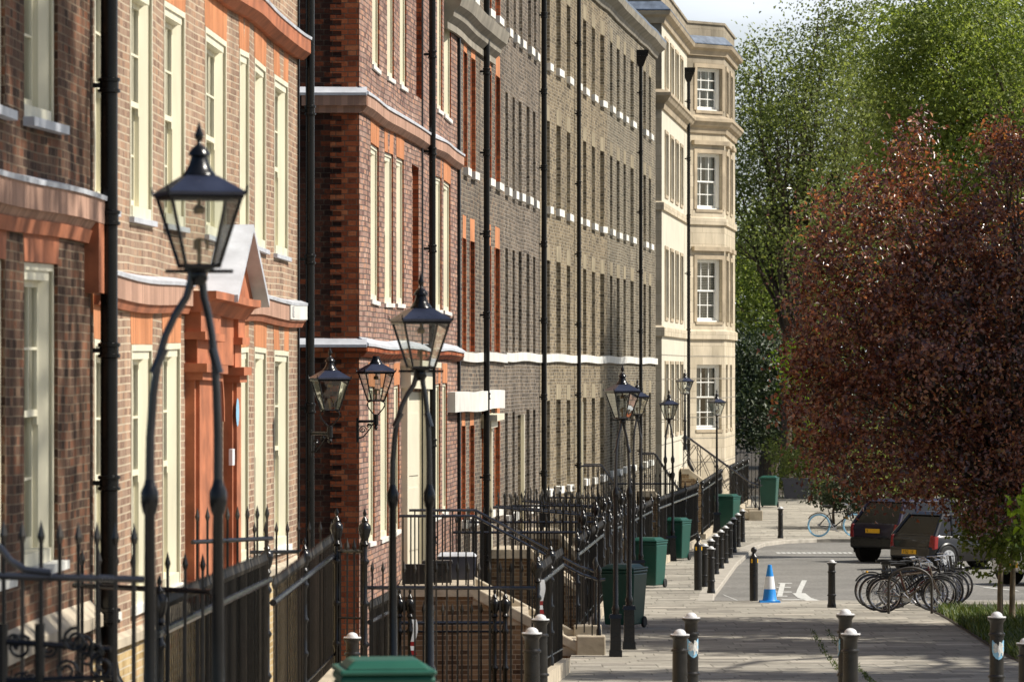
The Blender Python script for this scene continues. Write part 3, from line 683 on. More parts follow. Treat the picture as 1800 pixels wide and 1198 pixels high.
m = MB(); sweep(m, fD, [(.01, -.76), (.16, -.76), (.16, -.40), (.01, -.40)], fD.uo(801, .16), fD.uo(887, .16)); m.build('fascia_band', M['white_paint'], hD, world=True)
m = MB(); sweep(m, fD, [(0, 6.0), (.06, 6.0), (.06, 6.12), (.16, 6.22), (.18, 6.32), (.28, 6.40), (.32, 6.54), (.34, 6.62), (0, 6.68)], fD.uo(812, .3), fD.uo(904, .42)); m.build('cornice', M['cornice'], hD, world=True)
m = MB(); a, b = dD[0], dD[1]; fbox(m, fD, a - .1, b + .1, -.2, -.1, -3.5, -.8, 9); fbox(m, fD, b + .0, b + .16, -.05, .12, -3.5, -.85, 9); fbox(m, fD, a - .3, b + .5, .0, .32, -.98, -.86, 9); fbox(m, fD, a - .2, b + .4, .0, .2, -1.12, -.98, 9)
m.build('door', M['door_cream'], hD, world=True)
q = fD.pt(fD.u(844.5), .12); downpipe(hD, q.x, q.y, EYE - 4.2, EYE + 9.7, .058, 1.55, phase=.6)

# ---- houses E, F, G: the long grey terrace
def terrace(f, name_label, brickm, linm, xs1, xs2, xs3, xs0, door, pipes, sil0, head0, phase):
    h = house('terraced_house', name_label, f, 0)
    ops = band_ops(f, xs2, 3.72, 5.68, .14) + band_ops(f, xs1, .38, 2.50, .14) + band_ops(f, xs3, 6.98, 8.70, .14)
    ops += [(f.u(a), f.u(b), sil0, head0, .14) for a, b in xs0]
    dops = [(f.u(door[0]), f.u(door[1]), -3.4, head0 - .1, .12)] if door else []
    mb = wall_mesh(f, 0, f.L, -7.6, 9.55, ops + dops); close_body(mb, f, 0, f.L, -7.6, 9.55, near=False, far=False)
    mb.build('wall', brickm, h, world=True)
    for (a, b, c, d, r) in ops: window(f, a, b, c, d, .14, h, M['sash_white'], None if 0 < c < 1 else ('white_sill', .16), (linm, .36, .05) if linm else None, fr=.07, silld=.09, sillw=.05)
    m = MB(); sweep(m, f, [(0, .18), (.07, .18), (.07, .36), (0, .36)], 0, f.L); m.build('string_course', M['white_paint'], h, world=True)
    m = MB(); sweep(m, f, [(0, 9.4), (.06, 9.4), (.12, 9.55), (.30, 9.68), (.34, 9.85), (0, 9.95)], 0, f.L); co = m.build('cornice', M['cornice'], h, world=True)
    m = MB(); sweep(m, f, [(.33, 9.86), (.33, 9.93), (-4, 12.0), (-4, 9.96)], 0, f.L); m.build('roof', M['slate'], h, world=True)
    if door:
        a, b = dops[0][:2]; m = MB(); fbox(m, f, a, b, -.12, -.06, -3.4, head0 - .1, 9); fbox(m, f, b, b + .12, -.03, .07, -3.4, head0 - .1, 9); m.build('door', M['door_cream'], h, world=True)
    for k, (px, hop, zt, rp) in enumerate(pipes):
        q = f.pt(f.u(px), .12); downpipe(h, q.x, q.y, EYE - 4.4, EYE + zt, rp, 1.7, phase=.4 + .5 * k, hopper=hop)
    return h
fE = Face((-.173, 92.2), (.61, 101.6), 0, (.018, 2.2))
xe = [(888, 892.5), (900.7, 905.7), (913.7, 918.7), (925.7, 930), (936, 940.5)]
terrace(fE, 'narrow grey brown brick house with five window bays beside a wide black downpipe', M['brick_e'], None, xe, xe, [(889.5, 894), (903, 908), (915, 920), (928, 932.5), (938, 942)], [(887.5, 892), (900.5, 905.5), (925.5, 930), (936, 940.5)], (912.5, 917.5), [(947, False, 9.4, .06)], -2.95, -.86, 0)
fFa = Face((.61, 101.6), (2.48, 119.6), 0, (.018, 3.1))
xf = [(962.5, 968.5), (978.7, 985), (995.5, 1001.7), (1013, 1017), (1026.2, 1032.3), (1040.7, 1046), (1055, 1061)]
terrace(fFa, 'yellow grey brick house with white sills, seven windows wide, in the terrace', M['brick_f'], 'buff', xf, xf, xf, [x for i, x in enumerate(xf) if i != 3], (1014.5, 1019), [(1009, False, 9.5, .05)], -2.72, -.70, 1)
fG = Face((2.48, 119.6), (4.34, 137.4), 0, (.015, .4))
xg = [(1071, 1075.7), (1083.7, 1088.6), (1096.5, 1101.3), (1108.7, 1113.5), (1130, 1134.4), (1141, 1145.4)]
terrace(fG, 'grey brick house with bold pale mortar adjoining the pale stone building', M['brick_g'], 'buff', xg, xg, xg, xg, None, [(1119, True, 9.1, .05)], -2.68, -.68, 2)

# ---- stone building at the end with its canted bay
pH = thing('stone_building', 'pale stone building with a canted bay closing the terrace', 'building', (3.5, 150, gz(150)))
z0 = -6.5
fH0 = Face((3.4, 138.6), (4.56, 138.6)); fH1 = Face((4.56, 138.6), (5.86, 152.4)); fH2 = Face((5.86, 152.4), (7.17, 153.75)); fH3 = Face((7.17, 153.75), (7.85, 160.2)); fH4 = Face((7.85, 160.2), (6.9, 161.7)); fH5 = Face((6.9, 161.7), (7.8, 172))
def hops(f, xs, lv, r=.22): return [(f.u(a), f.u(b), c, d, r) for a, b in xs for c, d in lv]
LV = [(8.72, 10.15), (5.4, 7.28), (1.62, 3.72), (-2.0, .18)]
xh = [(1168.5, 1173.5), (1178, 1183), (1187, 1191.5), (1195.5, 1199.5)]
o_1 = hops(fH1, xh, LV, .10)
uw0, uw1 = fH2.u(1224.5), fH2.u(1268.5)
o_2 = [(uw0, uw1, c, d, .13) for c, d in LV]
o_3 = [(.9, 2.1, c, d, .15) for c, d in LV] + [(3.4, 4.6, c, d, .15) for c, d in LV]
for f, ops, nm in ((fH0, [], 'end_wall'), (fH1, o_1, 'street_wall'), (fH2, o_2, 'bay_wall'), (fH3, o_3, 'bay_wall'), (fH4, [], 'bay_wall'), (fH5, [], 'street_wall')):
    lo = wall_mesh(f, 0, f.L, z0, 8.2, [o for o in ops if o[3] < 8], extra_mat=False).build(nm, M['stone'] if nm != 'street_wall' else M['stone_render'], pH, world=True)
    wall_mesh(f, 0, f.L, 8.2, 10.8, [o for o in ops if o[3] > 8]).build('attic_wall', M['stone_top'] if nm != 'street_wall' else M['stone_render'], pH, world=True)
for f, ops in ((fH1, o_1), (fH2, o_2), (fH3, o_3)):
    for i, (a, b, c, d, r) in enumerate(ops):
        bl_ = 'dark' if f is not fH2 else ('curtain' if c < -1 or c > 5 else 'slats')
        w_ = window(f, a, b, c, d, r, pH, M['sash_white'], None, None, fr=.06 if f is not fH1 else .03, cols=3, rows=4, backing=bl_, bar=.03)
        m = MB(); e = .14 if f is not fH1 else .10
        if c > -1 or f is fH1:
            fbox(m, f, a - e, a - .002, -.02, .035, c, d + e, 9); fbox(m, f, b + .002, b + e, -.02, .035, c, d + e, 9); fbox(m, f, a - .002, b + .002, -.02, .035, d + .002, d + e, 9)
            if f is not fH1 and c > 1 and c < 8: fbox(m, f, a - e - .12, b + e + .12, -.02, .14, d + .28, d + .42, 9)
        fbox(m, f, a - .05, b + .05, -.2, .03, c - .10, c - .002, 9)
        m.build('surround', M['stone_trim'], w_, world=True)
mid = [f for f in (fH0, fH1, fH2, fH3, fH4, fH5)]
def ring(prof, name, mat):
    m = MB(); fs_ = mid
    pts = [f.p0 for f in fs_] + [fs_[-1].p0 + fs_[-1].d * fs_[-1].L]; k = len(prof); vs = []
    for i, p in enumerate(pts):
        n0 = fs_[max(i - 1, 0)].n; n1 = fs_[min(i, len(fs_) - 1)].n; mt = (n0 + n1); mt = mt / (mt.dot(n1))
        vs += [(p.x + mt.x * w, p.y + mt.y * w, EYE + z) for w, z in prof]
    fc = []
    for i in range(len(pts) - 1):
        for j in range(k): a, b = i * k, (i + 1) * k; fc.append((a + j, b + j, b + (j + 1) % k, a + (j + 1) % k))
    fc.append(tuple(range(k))); fc.append(tuple((len(pts) - 1) * k + j for j in range(k))[::-1])
    m.add(vs, fc); return m.build(name, mat, pH, world=True)
ring([(0, 7.95), (.06, 7.95), (.10, 8.12), (.20, 8.2), (.27, 8.32), (.30, 8.34), (.30, 8.44), (0, 8.55)], 'cornice', M['stone_trim'])
ring([(0, 10.55), (.08, 10.55), (.12, 10.72), (.25, 10.80), (.29, 10.90), (0, 11.0)], 'cornice', M['stone_trim'])
ring([(.28, 10.93), (.28, 10.96), (.0, 11.22), (0, 11.003)], 'lead_flashing', M['slate'])
ring([(-.02, 11.0), (-.02, 11.62), (.03, 11.62), (.03, 11.70), (-.28, 11.70), (-.28, 11.0)], 'parapet', M['stone_top'])
ring([(0, 4.86), (.07, 4.88), (.07, 5.10), (0, 5.14)], 'string_course', M['stone'])
ring([(0, 1.02), (.09, 1.04), (.09, 1.30), (0, 1.36)], 'string_course', M['stone'])
m = MB()
for z in (-3.9, -3.1, -2.3, -1.6, -.95, -.3, .45):                 # rustication joints of the ground storey
    for f in (fH1, fH2, fH3): fbox(m, f, 0, f.L, .0, .004, z, z + .03, 99)
m.build('rustication_joints', M['cornice'], pH, world=True)
m = MB(); m.add([(3.4, 138.6, EYE + 11), (4.56, 138.6, EYE + 11), (5.86, 152.4, EYE + 11), (7.17, 153.75, EYE + 11), (7.85, 160.2, EYE + 11), (6.9, 161.7, EYE + 11), (7.8, 172, EYE + 11), (-2, 172, EYE + 11), (-2, 138.6, EYE + 11)], [(0, 1, 2, 3, 4, 5, 6, 7, 8)]); m.build('roof', M['slate'], pH, world=True)
m = MB(); m.bb(1.5, 3.9, 141, 148, EYE + 11.0, EYE + 13.2); m.bb(1.4, 4.0, 140.9, 148.1, EYE + 13.2, EYE + 13.5); m.build('chimney_stack', M['stone_top'], pH, world=True)
q = fH1.pt(fH1.u(1203.5), .13); downpipe(pH, q.x, q.y, EYE - 3.0, EYE + 10.0, .055, 1.9, phase=.5, hopper=True)

# ---------------------------------------------------------------- ground, pavement, road
_ry = [10, 34.8, 53.3, 53.4, 62, 72, 89, 105, 114, 124, 132, 140, 160, 175]
_rx = [-2.9, -2.72, -2.03, .30, .66, 1.0, 1.8, 2.9, 3.65, 4.75, 5.5, 6.0, 8.25, 9.2]
def RX(y): return float(np.interp(y, _ry, _rx))          # railing line = edge of the basement areas
_ky = [92, 97, 101, 116, 127, 130, 132, 133]; _kx = [4.05, 4.30, 4.60, 5.72, 6.75, 7.2, 7.9, 8.9]
def KX(y): return float(np.interp(y, _ky, _kx))
def sheet(name, rows, mat, dz=0.0, kind='structure', parent=None, edge=0.0):
    """rows: (y, x0, x1); a strip mesh following the slope of the street"""
    m = MB(); vs = []; fs = []; nx = 10
    for (y, a, b) in rows:
        for i in range(nx + 1): vs.append((a + (b - a) * i / nx, y, gz(y) + dz))
    for r in range(len(rows) - 1):
        for i in range(nx): k = r * (nx + 1) + i; fs.append((k, k + 1, k + nx + 2, k + nx + 1))
    m.add(vs, fs)
    if edge:
        for r in range(len(rows) - 1):
            (y0, a0, b0), (y1, a1, b1) = rows[r], rows[r + 1]
            for (x0, x1) in ((a0, a1), (b0, b1)): m.add([(x0, y0, gz(y0) + dz), (x1, y1, gz(y1) + dz), (x1, y1, gz(y1) + dz - edge), (x0, y0, gz(y0) + dz - edge)], [(0, 1, 2, 3)])
    return tag(m.build(name, mat, parent), kind=kind)
def fr(a, b, st): return [a + (b - a) * i / int(round((b - a) / st)) for i in range(int(round((b - a) / st)) + 1)]
BEDX = lambda y: float(np.interp(y, [20, 60, 72, 84, 90], [6.6, 7.2, 7.55, 7.95, 8.0]))
sheet('pavement', [(y, RX(y), 14.0) for y in fr(-10, 53.3, 3.9)] + [(y, RX(y), 14.0) for y in [53.4] + fr(54, 92, 2)], M['paving'], 0, edge=3.2)
sheet('pavement', [(y, RX(y), KX(y) - .001) for y in [92, 93, 95, 97, 99, 101, 104, 107, 110, 113, 116, 120, 124, 127, 128, 129, 130, 131, 132, 132.5, 133]], M['paving'], .0, edge=3.2)
sheet('pavement', [(y, RX(y), 60) for y in fr(133, 175, 3)], M['paving'], .0, edge=.3)
sheet('road', [(y, KX(max(92, min(y, 133))) - .5 if y > 92.5 else 4.0, 60) for y in [91.9, 93, 95, 97, 99, 101, 104, 107, 110, 113, 116, 120, 124, 127, 130, 132, 133.2]], M['asphalt'], -.10)
# kerb: strip along the pavement edge then round to the far side
m = MB(); kp = [(KX(y), y) for y in [92, 94, 97, 99, 101, 104, 107, 110, 113, 116, 120, 124, 127, 128.5, 130, 131, 132]] + [(8.9, 133)] + [(x, 133.05) for x in range(10, 60, 3)]
vs = []; 
for i, (x, y) in enumerate(kp):
    a = Vector(kp[max(i - 1, 0)]); b = Vector(kp[min(i + 1, len(kp) - 1)]); t = (b - a).normalized(); n = Vector((t.y, -t.x)); h = gz(y)
    for w, dz in ((-.30, .004), (.0, .004), (.015, -.012), (.02, -.14)): vs.append((x + n.x * w, y + n.y * w, h + dz))
fs = [(4 * i + j, 4 * i + 4 + j, 4 * i + 5 + j, 4 * i + 1 + j) for i in range(len(kp) - 1) for j in range(3)]
m.add(vs, fs); tag(m.build('kerb', M['kerb']), kind='structure')
m = MB(); m.bb(4.05, 14, 91.86, 92.16, 0, .01); m = MB()
m.add([(4.05, 91.85, gz(92) + .005), (14, 91.85, gz(92) + .005), (14, 92.15, gz(92) + .005), (4.05, 92.15, gz(92) + .005), (4.05, 92.16, gz(92) - .12), (14, 92.16, gz(92) - .12)], [(0, 1, 2, 3), (3, 2, 5, 4)])
tag(m.build('kerb', M['kerb']), kind='structure')
sheet('ground', [(y, -60 if y > 176 else RX(y) + .3, 160) for y in fr(-20, 176, 4) + [176.1, 200, 240, 300, 500, 1500]], M['soil'], -.25)
sheet('basement_floor', [(y, -14, RX(y) + .05) for y in fr(4, 175, 3)], M['kerb'], -2.7)
# road markings
m = MB()
def mark(pts, w, dz=-.094):
    for (a, b) in zip(pts, pts[1:]):
        A, B = ground(*a), ground(*b); 
        hw = w
        m.add([(A.x - hw, A.y, gz(A.y) + dz), (A.x + hw, A.y, gz(A.y) + dz), (B.x + hw, B.y, gz(B.y) + dz), (B.x - hw, B.y, gz(B.y) + dz)], [(0, 1, 2, 3)])
def markd(pts, hy, dz=-.094):
    for (a, b) in zip(pts, pts[1:]):
        A, B = ground(*a), ground(*b)
        m.add([(A.x, A.y - hy, gz(A.y - hy) + dz), (B.x, B.y - hy, gz(B.y - hy) + dz), (B.x, B.y + hy, gz(B.y + hy) + dz), (A.x, A.y + hy, gz(A.y + hy) + dz)], [(0, 1, 2, 3)])
mark([(1414, 1012), (1406, 1028), (1404, 1034)], .06); mark([(1404, 1034), (1414, 1042), (1440, 1050), (1490, 1055)], .14)
markd([(1300, 1050), (1350, 1056), (1490, 1057)], .10); markd([(1272, 1037), (1310, 1052)], .4)
for (x0, x1, y) in ((1368, 1392, 1017), (1365, 1390, 1024), (1364, 1392, 1032), (1366, 1384, 1039), (1374, 1410, 1045)): markd([(x0, y), (x1, y)], .22)
mark([(1376, 1017), (1370, 1040)], .06)
x = 1365
while x < 1500: markd([(x, 965), (x + 7, 965)], .45); x += 9
markd([(1698, 1016), (1730, 1024), (1790, 1030)], .3)
tag(m.build('road_markings', M['road_white']), kind='structure')

# ---------------------------------------------------------------- railings
def spear(mb, x, y, z, h=.17, r=.026):
    mb.add([(x - r * .5, y, z), (x, y - r * .5, z), (x + r * .5, y, z), (x, y + r * .5, z), (x - r, y, z + h * .3), (x, y - r, z + h * .3), (x + r, y, z + h * .3), (x, y + r, z + h * .3), (x, y, z + h)],
           [(0, 1, 5, 4), (1, 2, 6, 5), (2, 3, 7, 6), (3, 0, 4, 7), (4, 5, 8), (5, 6, 8), (6, 7, 8), (7, 4, 8)])
URN = [(.03, 0), (.045, .02), (.03, .05), (.05, .10), (.065, .17), (.06, .21), (.03, .24), (.035, .26), (.012, .30), (.022, .33), (.004, .38)]
BALL = [(.035, 0), (.05, .03), (.03, .06), (.06, .11), (.07, .15), (.06, .19), (.02, .22)]
def railing(label, p0, p1, zr0, zr1, bot=None, top=.16, sp=.12, rail=.022, bar=.011, posts=(0, 1), plinth=True, fin=URN, group='black iron railings', name='railing', heavy=False, depth=1.45, second=None, cat='railing', parent=None, scale=1.0):
    """p0,p1 plan points; zr: absolute heights of the top rail at the two ends"""
    p0 = Vector(p0); p1 = Vector(p1); d = p1 - p0; L = d.length
    b = [zr0 - depth, zr1 - depth] if bot is None else bot
    if parent is None: t = thing(name, label, cat, (p0.x, p0.y, b[0]), 0, group)
    else: t = parent
    def at(s, k=None): q = p0 + d * s; return (q.x, q.y)
    def Z(s, a, c): return a + (c - a) * s
    n = max(2, int(L / sp)); m = MB()
    for i in range(n + 1):
        s = (i + .5) / (n + 1); x, y = at(s); z1 = Z(s, zr0, zr1) + top; z0 = Z(s, b[0], b[1])
        m.box((x, y, (z0 + z1) / 2), (bar * 2, bar * 2, z1 - z0)); spear(m, x, y, z1, .14 * scale, .024 * scale)
    o = m.build('bars', M['iron_rough'], t, world=True)
    m = MB(); m.tube([(*at(0), zr0), (*at(.5), Z(.5, zr0, zr1)), (*at(1), zr1)], rail, 8)
    if heavy: m = MB(); ang = math.atan2(d.y, d.x); k = 8; [m.tube([(*at(i / k), Z(i / k, zr0, zr1)), (*at((i + 1) / k), Z((i + 1) / k, zr0, zr1))], rail * 1.5, 8) for i in range(k)]
    m.build('top_rail', M['rail_top'], t, smooth=True, world=True)
    m = MB(); m.tube([(*at(0), b[0] + .14), (*at(1), b[1] + .14)], rail * .7, 6)
    m.build('lower_rail', M['iron'], t, world=True)
    if second: m = MB(); m.tube([(*at(0), zr0 - second), (*at(1), zr1 - second)], rail * .7, 6); m.build('middle_rail', M['iron'], t, world=True)
    for s in posts:
        x, y = at(s); z0 = Z(s, b[0], b[1]); z1 = Z(s, zr0, zr1) + .06; m = MB(); r = .028 * scale
        pr = [(r * 1.5, 0), (r * 1.5, .1), (r, .14)]
        h = z1 - z0
        for q in (.35, .62, .9): pr += [(r, h * q - .04), (r * 1.7, h * q - .01), (r * 1.7, h * q + .01), (r, h * q + .04)]
        pr += [(r, h), (r * 1.4, h + .005)]
        m.lathe(pr, (x, y, z0), 10); po = m.build('post', M['iron'], t, smooth=True, world=True)
        m = MB(); m.lathe([(a * scale, c * scale) for a, c in fin], (x, y, z1 + .005), 12); m.build('finial', M['iron'], po, smooth=True, world=True)
    if plinth:
        m = MB(); nn = Vector((d.y, -d.x)).normalized() * .11
        m.hexa([(p0.x + nn.x, p0.y + nn.y, b[0] - .3), (p1.x + nn.x, p1.y + nn.y, b[1] - .3), (p1.x - nn.x, p1.y - nn.y, b[1] - .3), (p0.x - nn.x, p0.y - nn.y, b[0] - .3),
                (p0.x + nn.x, p0.y + nn.y, b[0] + .01), (p1.x + nn.x, p1.y + nn.y, b[1] + .01), (p1.x - nn.x, p1.y - nn.y, b[1] + .01), (p0.x - nn.x, p0.y - nn.y, b[0] + .01)])
        m.build('plinth', M['stone_step'], t, world=True)
    return t
def q2(px, d): return ((px - 900) * d / F, d)
E = EYE
# nearest railings and handrail at the bottom left
railing('iron railing with tall spears nearest the camera at the bottom left corner', q2(-10, 27), q2(252, 27.2), E - 1.22, E - 1.25, top=.2, sp=.118, posts=(), plinth=False, second=.95, depth=1.7)
t = thing('scroll_handrail', 'blurred scrolled iron handrail at the bottom left corner in front of the dark brick house', 'handrail', (-2.9, 26.5, gz(26.5)), 0)
m = MB(); m.tube([P(-20, 950, 26.4), P(0, 962, 26.4), P(18, 985, 26.4), P(45, 1001, 26.4), P(90, 1006, 26.4)], .022, 8); m.build('handrail', M['rail_top'], t, smooth=True, world=True)
m = MB(); rng = random.Random(5)
m.tube([P(-10, 1125, 26.3), P(195, 1140, 26.3)], .02, 6); m.build('scroll_rail', M['iron'], t, world=True); m = MB()
m.tube([P(-10, 1196, 26.3), P(195, 1190, 26.3)], .02, 6); m.build('scroll_rail', M['iron'], t, world=True)
for px_ in (5, 70): m = MB(); m.tube([P(px_, 1095, 26.3), P(px_, 1260, 26.3)], .03, 8); m.build('post', M['iron'], t, smooth=True, world=True)
for i in range(15):
    m = MB()
    cx, cy = rng.uniform(-5, 190), rng.uniform(1120, 1198); r = rng.uniform(.03, .075); c = P(cx, cy, 26.2 + rng.random() * .5); turns = 1.5
    m.tube([(c.x + r * (1 - k / 26) * math.cos(k * turns * 6.28 / 18 + i), c.y, c.z + r * (1 - k / 26) * math.sin(k * turns * 6.28 / 18 + i)) for k in range(19)], .011, 6)
    m.build('scroll', M['iron'], t, smooth=True, world=True)
railing('thin cross rail with spears joining the brown house and the nearest street lamp', q2(130, 36), q2(372, 34.9), E - 1.70, E - 1.70, top=.16, sp=.2, posts=(), plinth=False, depth=1.9)
railing('long run of dense railings from the nearest lamp to the stepped joint', q2(275, 34.8), q2(474, 45.9), E - 2.02, E - 2.11, top=.17, sp=.155, bar=.0065, posts=(.02, .97), heavy=True, depth=1.5, rail=.024)
railing('shorter run of dense railings ending at the tall urn post left of the corner house', q2(480, 46.2), q2(593, 54.0), E - 2.36, E - 2.16, top=.14, sp=.155, bar=.0065, posts=(.45, .98), heavy=True, depth=1.3, rail=.024)
railing('cross railing of tall thin spears in front of the orange doorcase', q2(338, 44.5), q2(478, 45.5), E - 1.68, E - 1.68, top=.2, sp=.17, posts=(), plinth=False, depth=2.0)
railing('cross railing of spears before the far windows of the pale brick house', q2(418, 53.2), q2(592, 53.6), E - 2.13, E - 2.13, top=.22, sp=.15, posts=(), plinth=False, depth=1.7)
railing('narrow iron gate between two urn topped posts beside the dark corner wall', q2(592, 53.4), q2(641, 53.2), E - 2.12, E - 2.12, top=.0, sp=.11, posts=(.0, 1.0), plinth=False, depth=1.7, second=.78, name='iron_gate', cat='gate', scale=1.15)
railing('cross railing behind the green bin, from the gate post to the street railing', q2(645, 53.6), q2(945, 53.5), E - 2.56, E - 2.56, top=.18, sp=.13, posts=(1.0,), plinth=False, depth=1.7)
railing('inner gate with double rails and pairs of urn posts below the brick stairs', q2(702, 57.5), q2(888, 57.5), E - 3.19, E - 3.19, top=.12, sp=.13, posts=(.0, .1, .9, 1.0), plinth=False, depth=1.6, second=.11, name='iron_gate', cat='gate')
railing('small inner railing sloping beside the corner house basement', q2(650, 54.2), q2(702, 60.5), E - 3.0, E - 3.14, top=.13, sp=.11, posts=(), plinth=False, heavy=True, depth=1.3)
railing('short street railing on a stone plinth behind the paired bollards', q2(945, 54.4), q2(988, 62.0), E - 2.57, E - 2.66, top=.12, sp=.11, posts=(.0, .5), heavy=True, bot=[gz(54.4) + .18, gz(62) + .18])
# ---------------------------------------------------------------- stairs to the raised front doors
def stoop(label, y0, y1, xd, xl, xe, zl, nst, sidemat, rails=True, label_r=None, bars=.12, ztop=1.05, simple_x=False):
    t = thing('front_steps', label, 'steps', ((xd + xe) / 2, y0, gz(y0)), 0, 'flights of stone steps to the front doors')
    zb = gz((y0 + y1) / 2); m = MB(); st = (zl - zb) / nst; tr = (xe - xl) / nst
    m.bb(xd, xl, y0 - .06, y1 + .06, zl - .17, zl)
    for k in range(nst - 1 if nst > 1 else 1):
        z = zl - st * (k + 1); m.bb(xl + tr * k - .02, xl + tr * (k + 1) + .03, y0, y1, z - .14, z)
    m.build('treads', M['stone_step'], t, world=True)
    m = MB(); m.prism([(xd, y0 + .02, zb - 3), (xe - .3, y0 + .02, zb - 3), (xe - .3, y0 + .02, zb + st * .4), (xl, y0 + .02, zl - .16), (xd, y0 + .02, zl - .16)], (0, .3, 0)); m.build('side_wall', sidemat, t, world=True); m = MB(); m.prism([(xd, y1 - .3, zb - 3), (xe - .3, y1 - .3, zb - 3), (xe - .3, y1 - .3, zb + st * .4), (xl, y1 - .3, zl - .16), (xd, y1 - .3, zl - .16)], (0, .28, 0))
    m.build('side_wall', sidemat, t, world=True)
    for yy, ya in ((y0 - .05, y0 - .08), (y1 - .2, y1 - .28)):
        m = MB(); m.prism([(xl - .02, yy, zl - .20), (xe - .25, yy, zb + st * .25), (xe - .25, yy, zb + st * .35 + .14), (xl - .02, yy, zl + .003)], (0, .25, 0))
        m.bb(xe - .32, xe + .12, ya, ya + .36, zb - .02, zb + .32); m.build('string_stone', M['stone_step'], t, world=True, bevel=.02)
    if rails:
        for yy, which in ((y0 + .08, 'nearer'), (y1 - .08, 'farther')):
            r = thing('stair_railing', label_r.replace('WHICH', which), 'railing', (xd, yy, zl), 0, 'railings on the front steps')
            m = MB(); z1 = zl + ztop; ze = zb + .3 + ztop * .85
            m.tube([(xd, yy, z1), (xl, yy, z1), (xe - .25, yy, ze + .06), (xe + .02, yy, ze - .03), (xe + .12, yy, ze - .02)], .022, 8); m.build('handrail', M['rail_top'], r, smooth=True, world=True)
            m = MB(); x = xd + .06
            while x < xe:
                if x < xl: za, zc = zl, z1
                else: f_ = (x - xl) / (xe - xl); za, zc = zl - .02 + (zb + .3 - zl) * f_, z1 + (ze - z1) * f_
                m.box((x, yy, (za + zc) / 2), (.022, .022, zc - za)); x += bars
            if simple_x:
                for k in range(5):
                    xa, xb = xd + (xe - xd) * k / 5, xd + (xe - xd) * (k + 1) / 5
                    def zz(x, o): f_ = max(0, (x - xl) / (xe - xl)); return zl - .02 + (zb + .3 - zl) * f_ + o
                    m.tube([(xa, yy, zz(xa, .08)), (xb, yy, zz(xb, .92))], .011, 5); m.tube([(xa, yy, zz(xa, .92)), (xb, yy, zz(xb, .08))], .011, 5)
            m.build('bars', M['iron_rough'], r, world=True)
            m = MB(); m.lathe([(.04, 0), (.04, .08), (.025, .12), (.022, ze - zb - .36), (.04, ze - zb - .3), (.03, ze - zb - .26), (.045, ze - zb - .2), (.01, ze - zb - .12)], (xe + .02, yy, zb + .32), 10); m.build('newel_post', M['iron'], r, smooth=True, world=True)
    return t
stoop('brick sided flight of stone steps rising to the plum brick house door', 69.2, 72.2, -1.72, -.58, 1.3, E - 3.27, 7, M['brick_stair'], True, 'WHICH black stair railing with sloping handrail in front of the plum brick house')
stoop('stone steps among dense railings leading to the dark grey brick house', 88.8, 91.0, -.45, .4, 1.85, E - 3.5, 6, M['brick_stair'], False)
for yy, w in ((88.9, 'nearer side of the dark grey brick house steps'), (90.9, 'farther side of the dark grey brick house steps'), (96.6, 'nearer side of the narrow grey brown house steps'), (98.3, 'farther side of the narrow grey brown house steps')): railing('tall spear railing along the ' + w, (q2(860 if yy < 95 else 918, yy)[0], yy), (RX(yy), yy), gz(yy) + 1.95, gz(yy) + 1.75, bot=[gz(yy), gz(yy)], sp=.125, posts=(1.0,), plinth=False)
stoop('stone steps leading to the narrow grey brown brick house', 96.5, 98.4, .2, 1.0, 2.2, E - 3.4, 6, M['brick_stair'], False)
stoop('stone steps leading to the yellow grey brick house door', 111.5, 113.6, 1.7, 2.2, 3.4, E - 3.4, 7, M['brick_stair'], True, 'WHICH sloping stair railing at the yellow grey brick house door')
stoop('stone steps at the grey brick house beside the pale stone building', 130.0, 132.0, 3.6, 4.1, 5.2, E - 3.45, 7, M['brick_stair'], True, 'WHICH sloping stair railing next to the pale stone building')
stoop('long stone steps with cross braced railings at the foot of the canted bay', 147.5, 150.0, 5.5, 5.75, 8.0, E - 3.2, 9, M['brick_stair'], True, 'WHICH cross braced stair railing below the canted bay', bars=.55, simple_x=True, ztop=1.0)
# loose things on and by the near landing
m = MB(); m.frustum(E - 3.3, .45, .35, E - 2.98, .42, .32, (-1.15, 70.2)); m.frustum(E - 2.98, .48, .38, E - 2.93, .46, .36, (-1.15, 70.2)); tag(m.build('flower_trough', M['bollard'], bevel=.01), 'black trough standing on the landing of the brick sided steps', 'planter')
t = thing('recycling_box', 'dark crate with a pale lid on the landing behind the stair railing', 'box', (-.86, 71.2, E - 3.27)); m = MB(); m.frustum(.0, .55, .4, .36, .6, .42, (0, 0)); m.build('tub', M['copper_blue'], t, bevel=.015); m = MB(); m.frustum(.36, .63, .45, .42, .52, .34, (0, 0)); m.build('lid', M['lead'], t, bevel=.02)
m = MB(); m.bb(-.18, .18, -.12, .12, 0, .3); b_ = m.build('parcel_box', M['dark']); b_.location = (-1.5, 69.7, E - 3.27); tag(b_, 'small black box on the landing right against the door of the plum brick house', 'box')
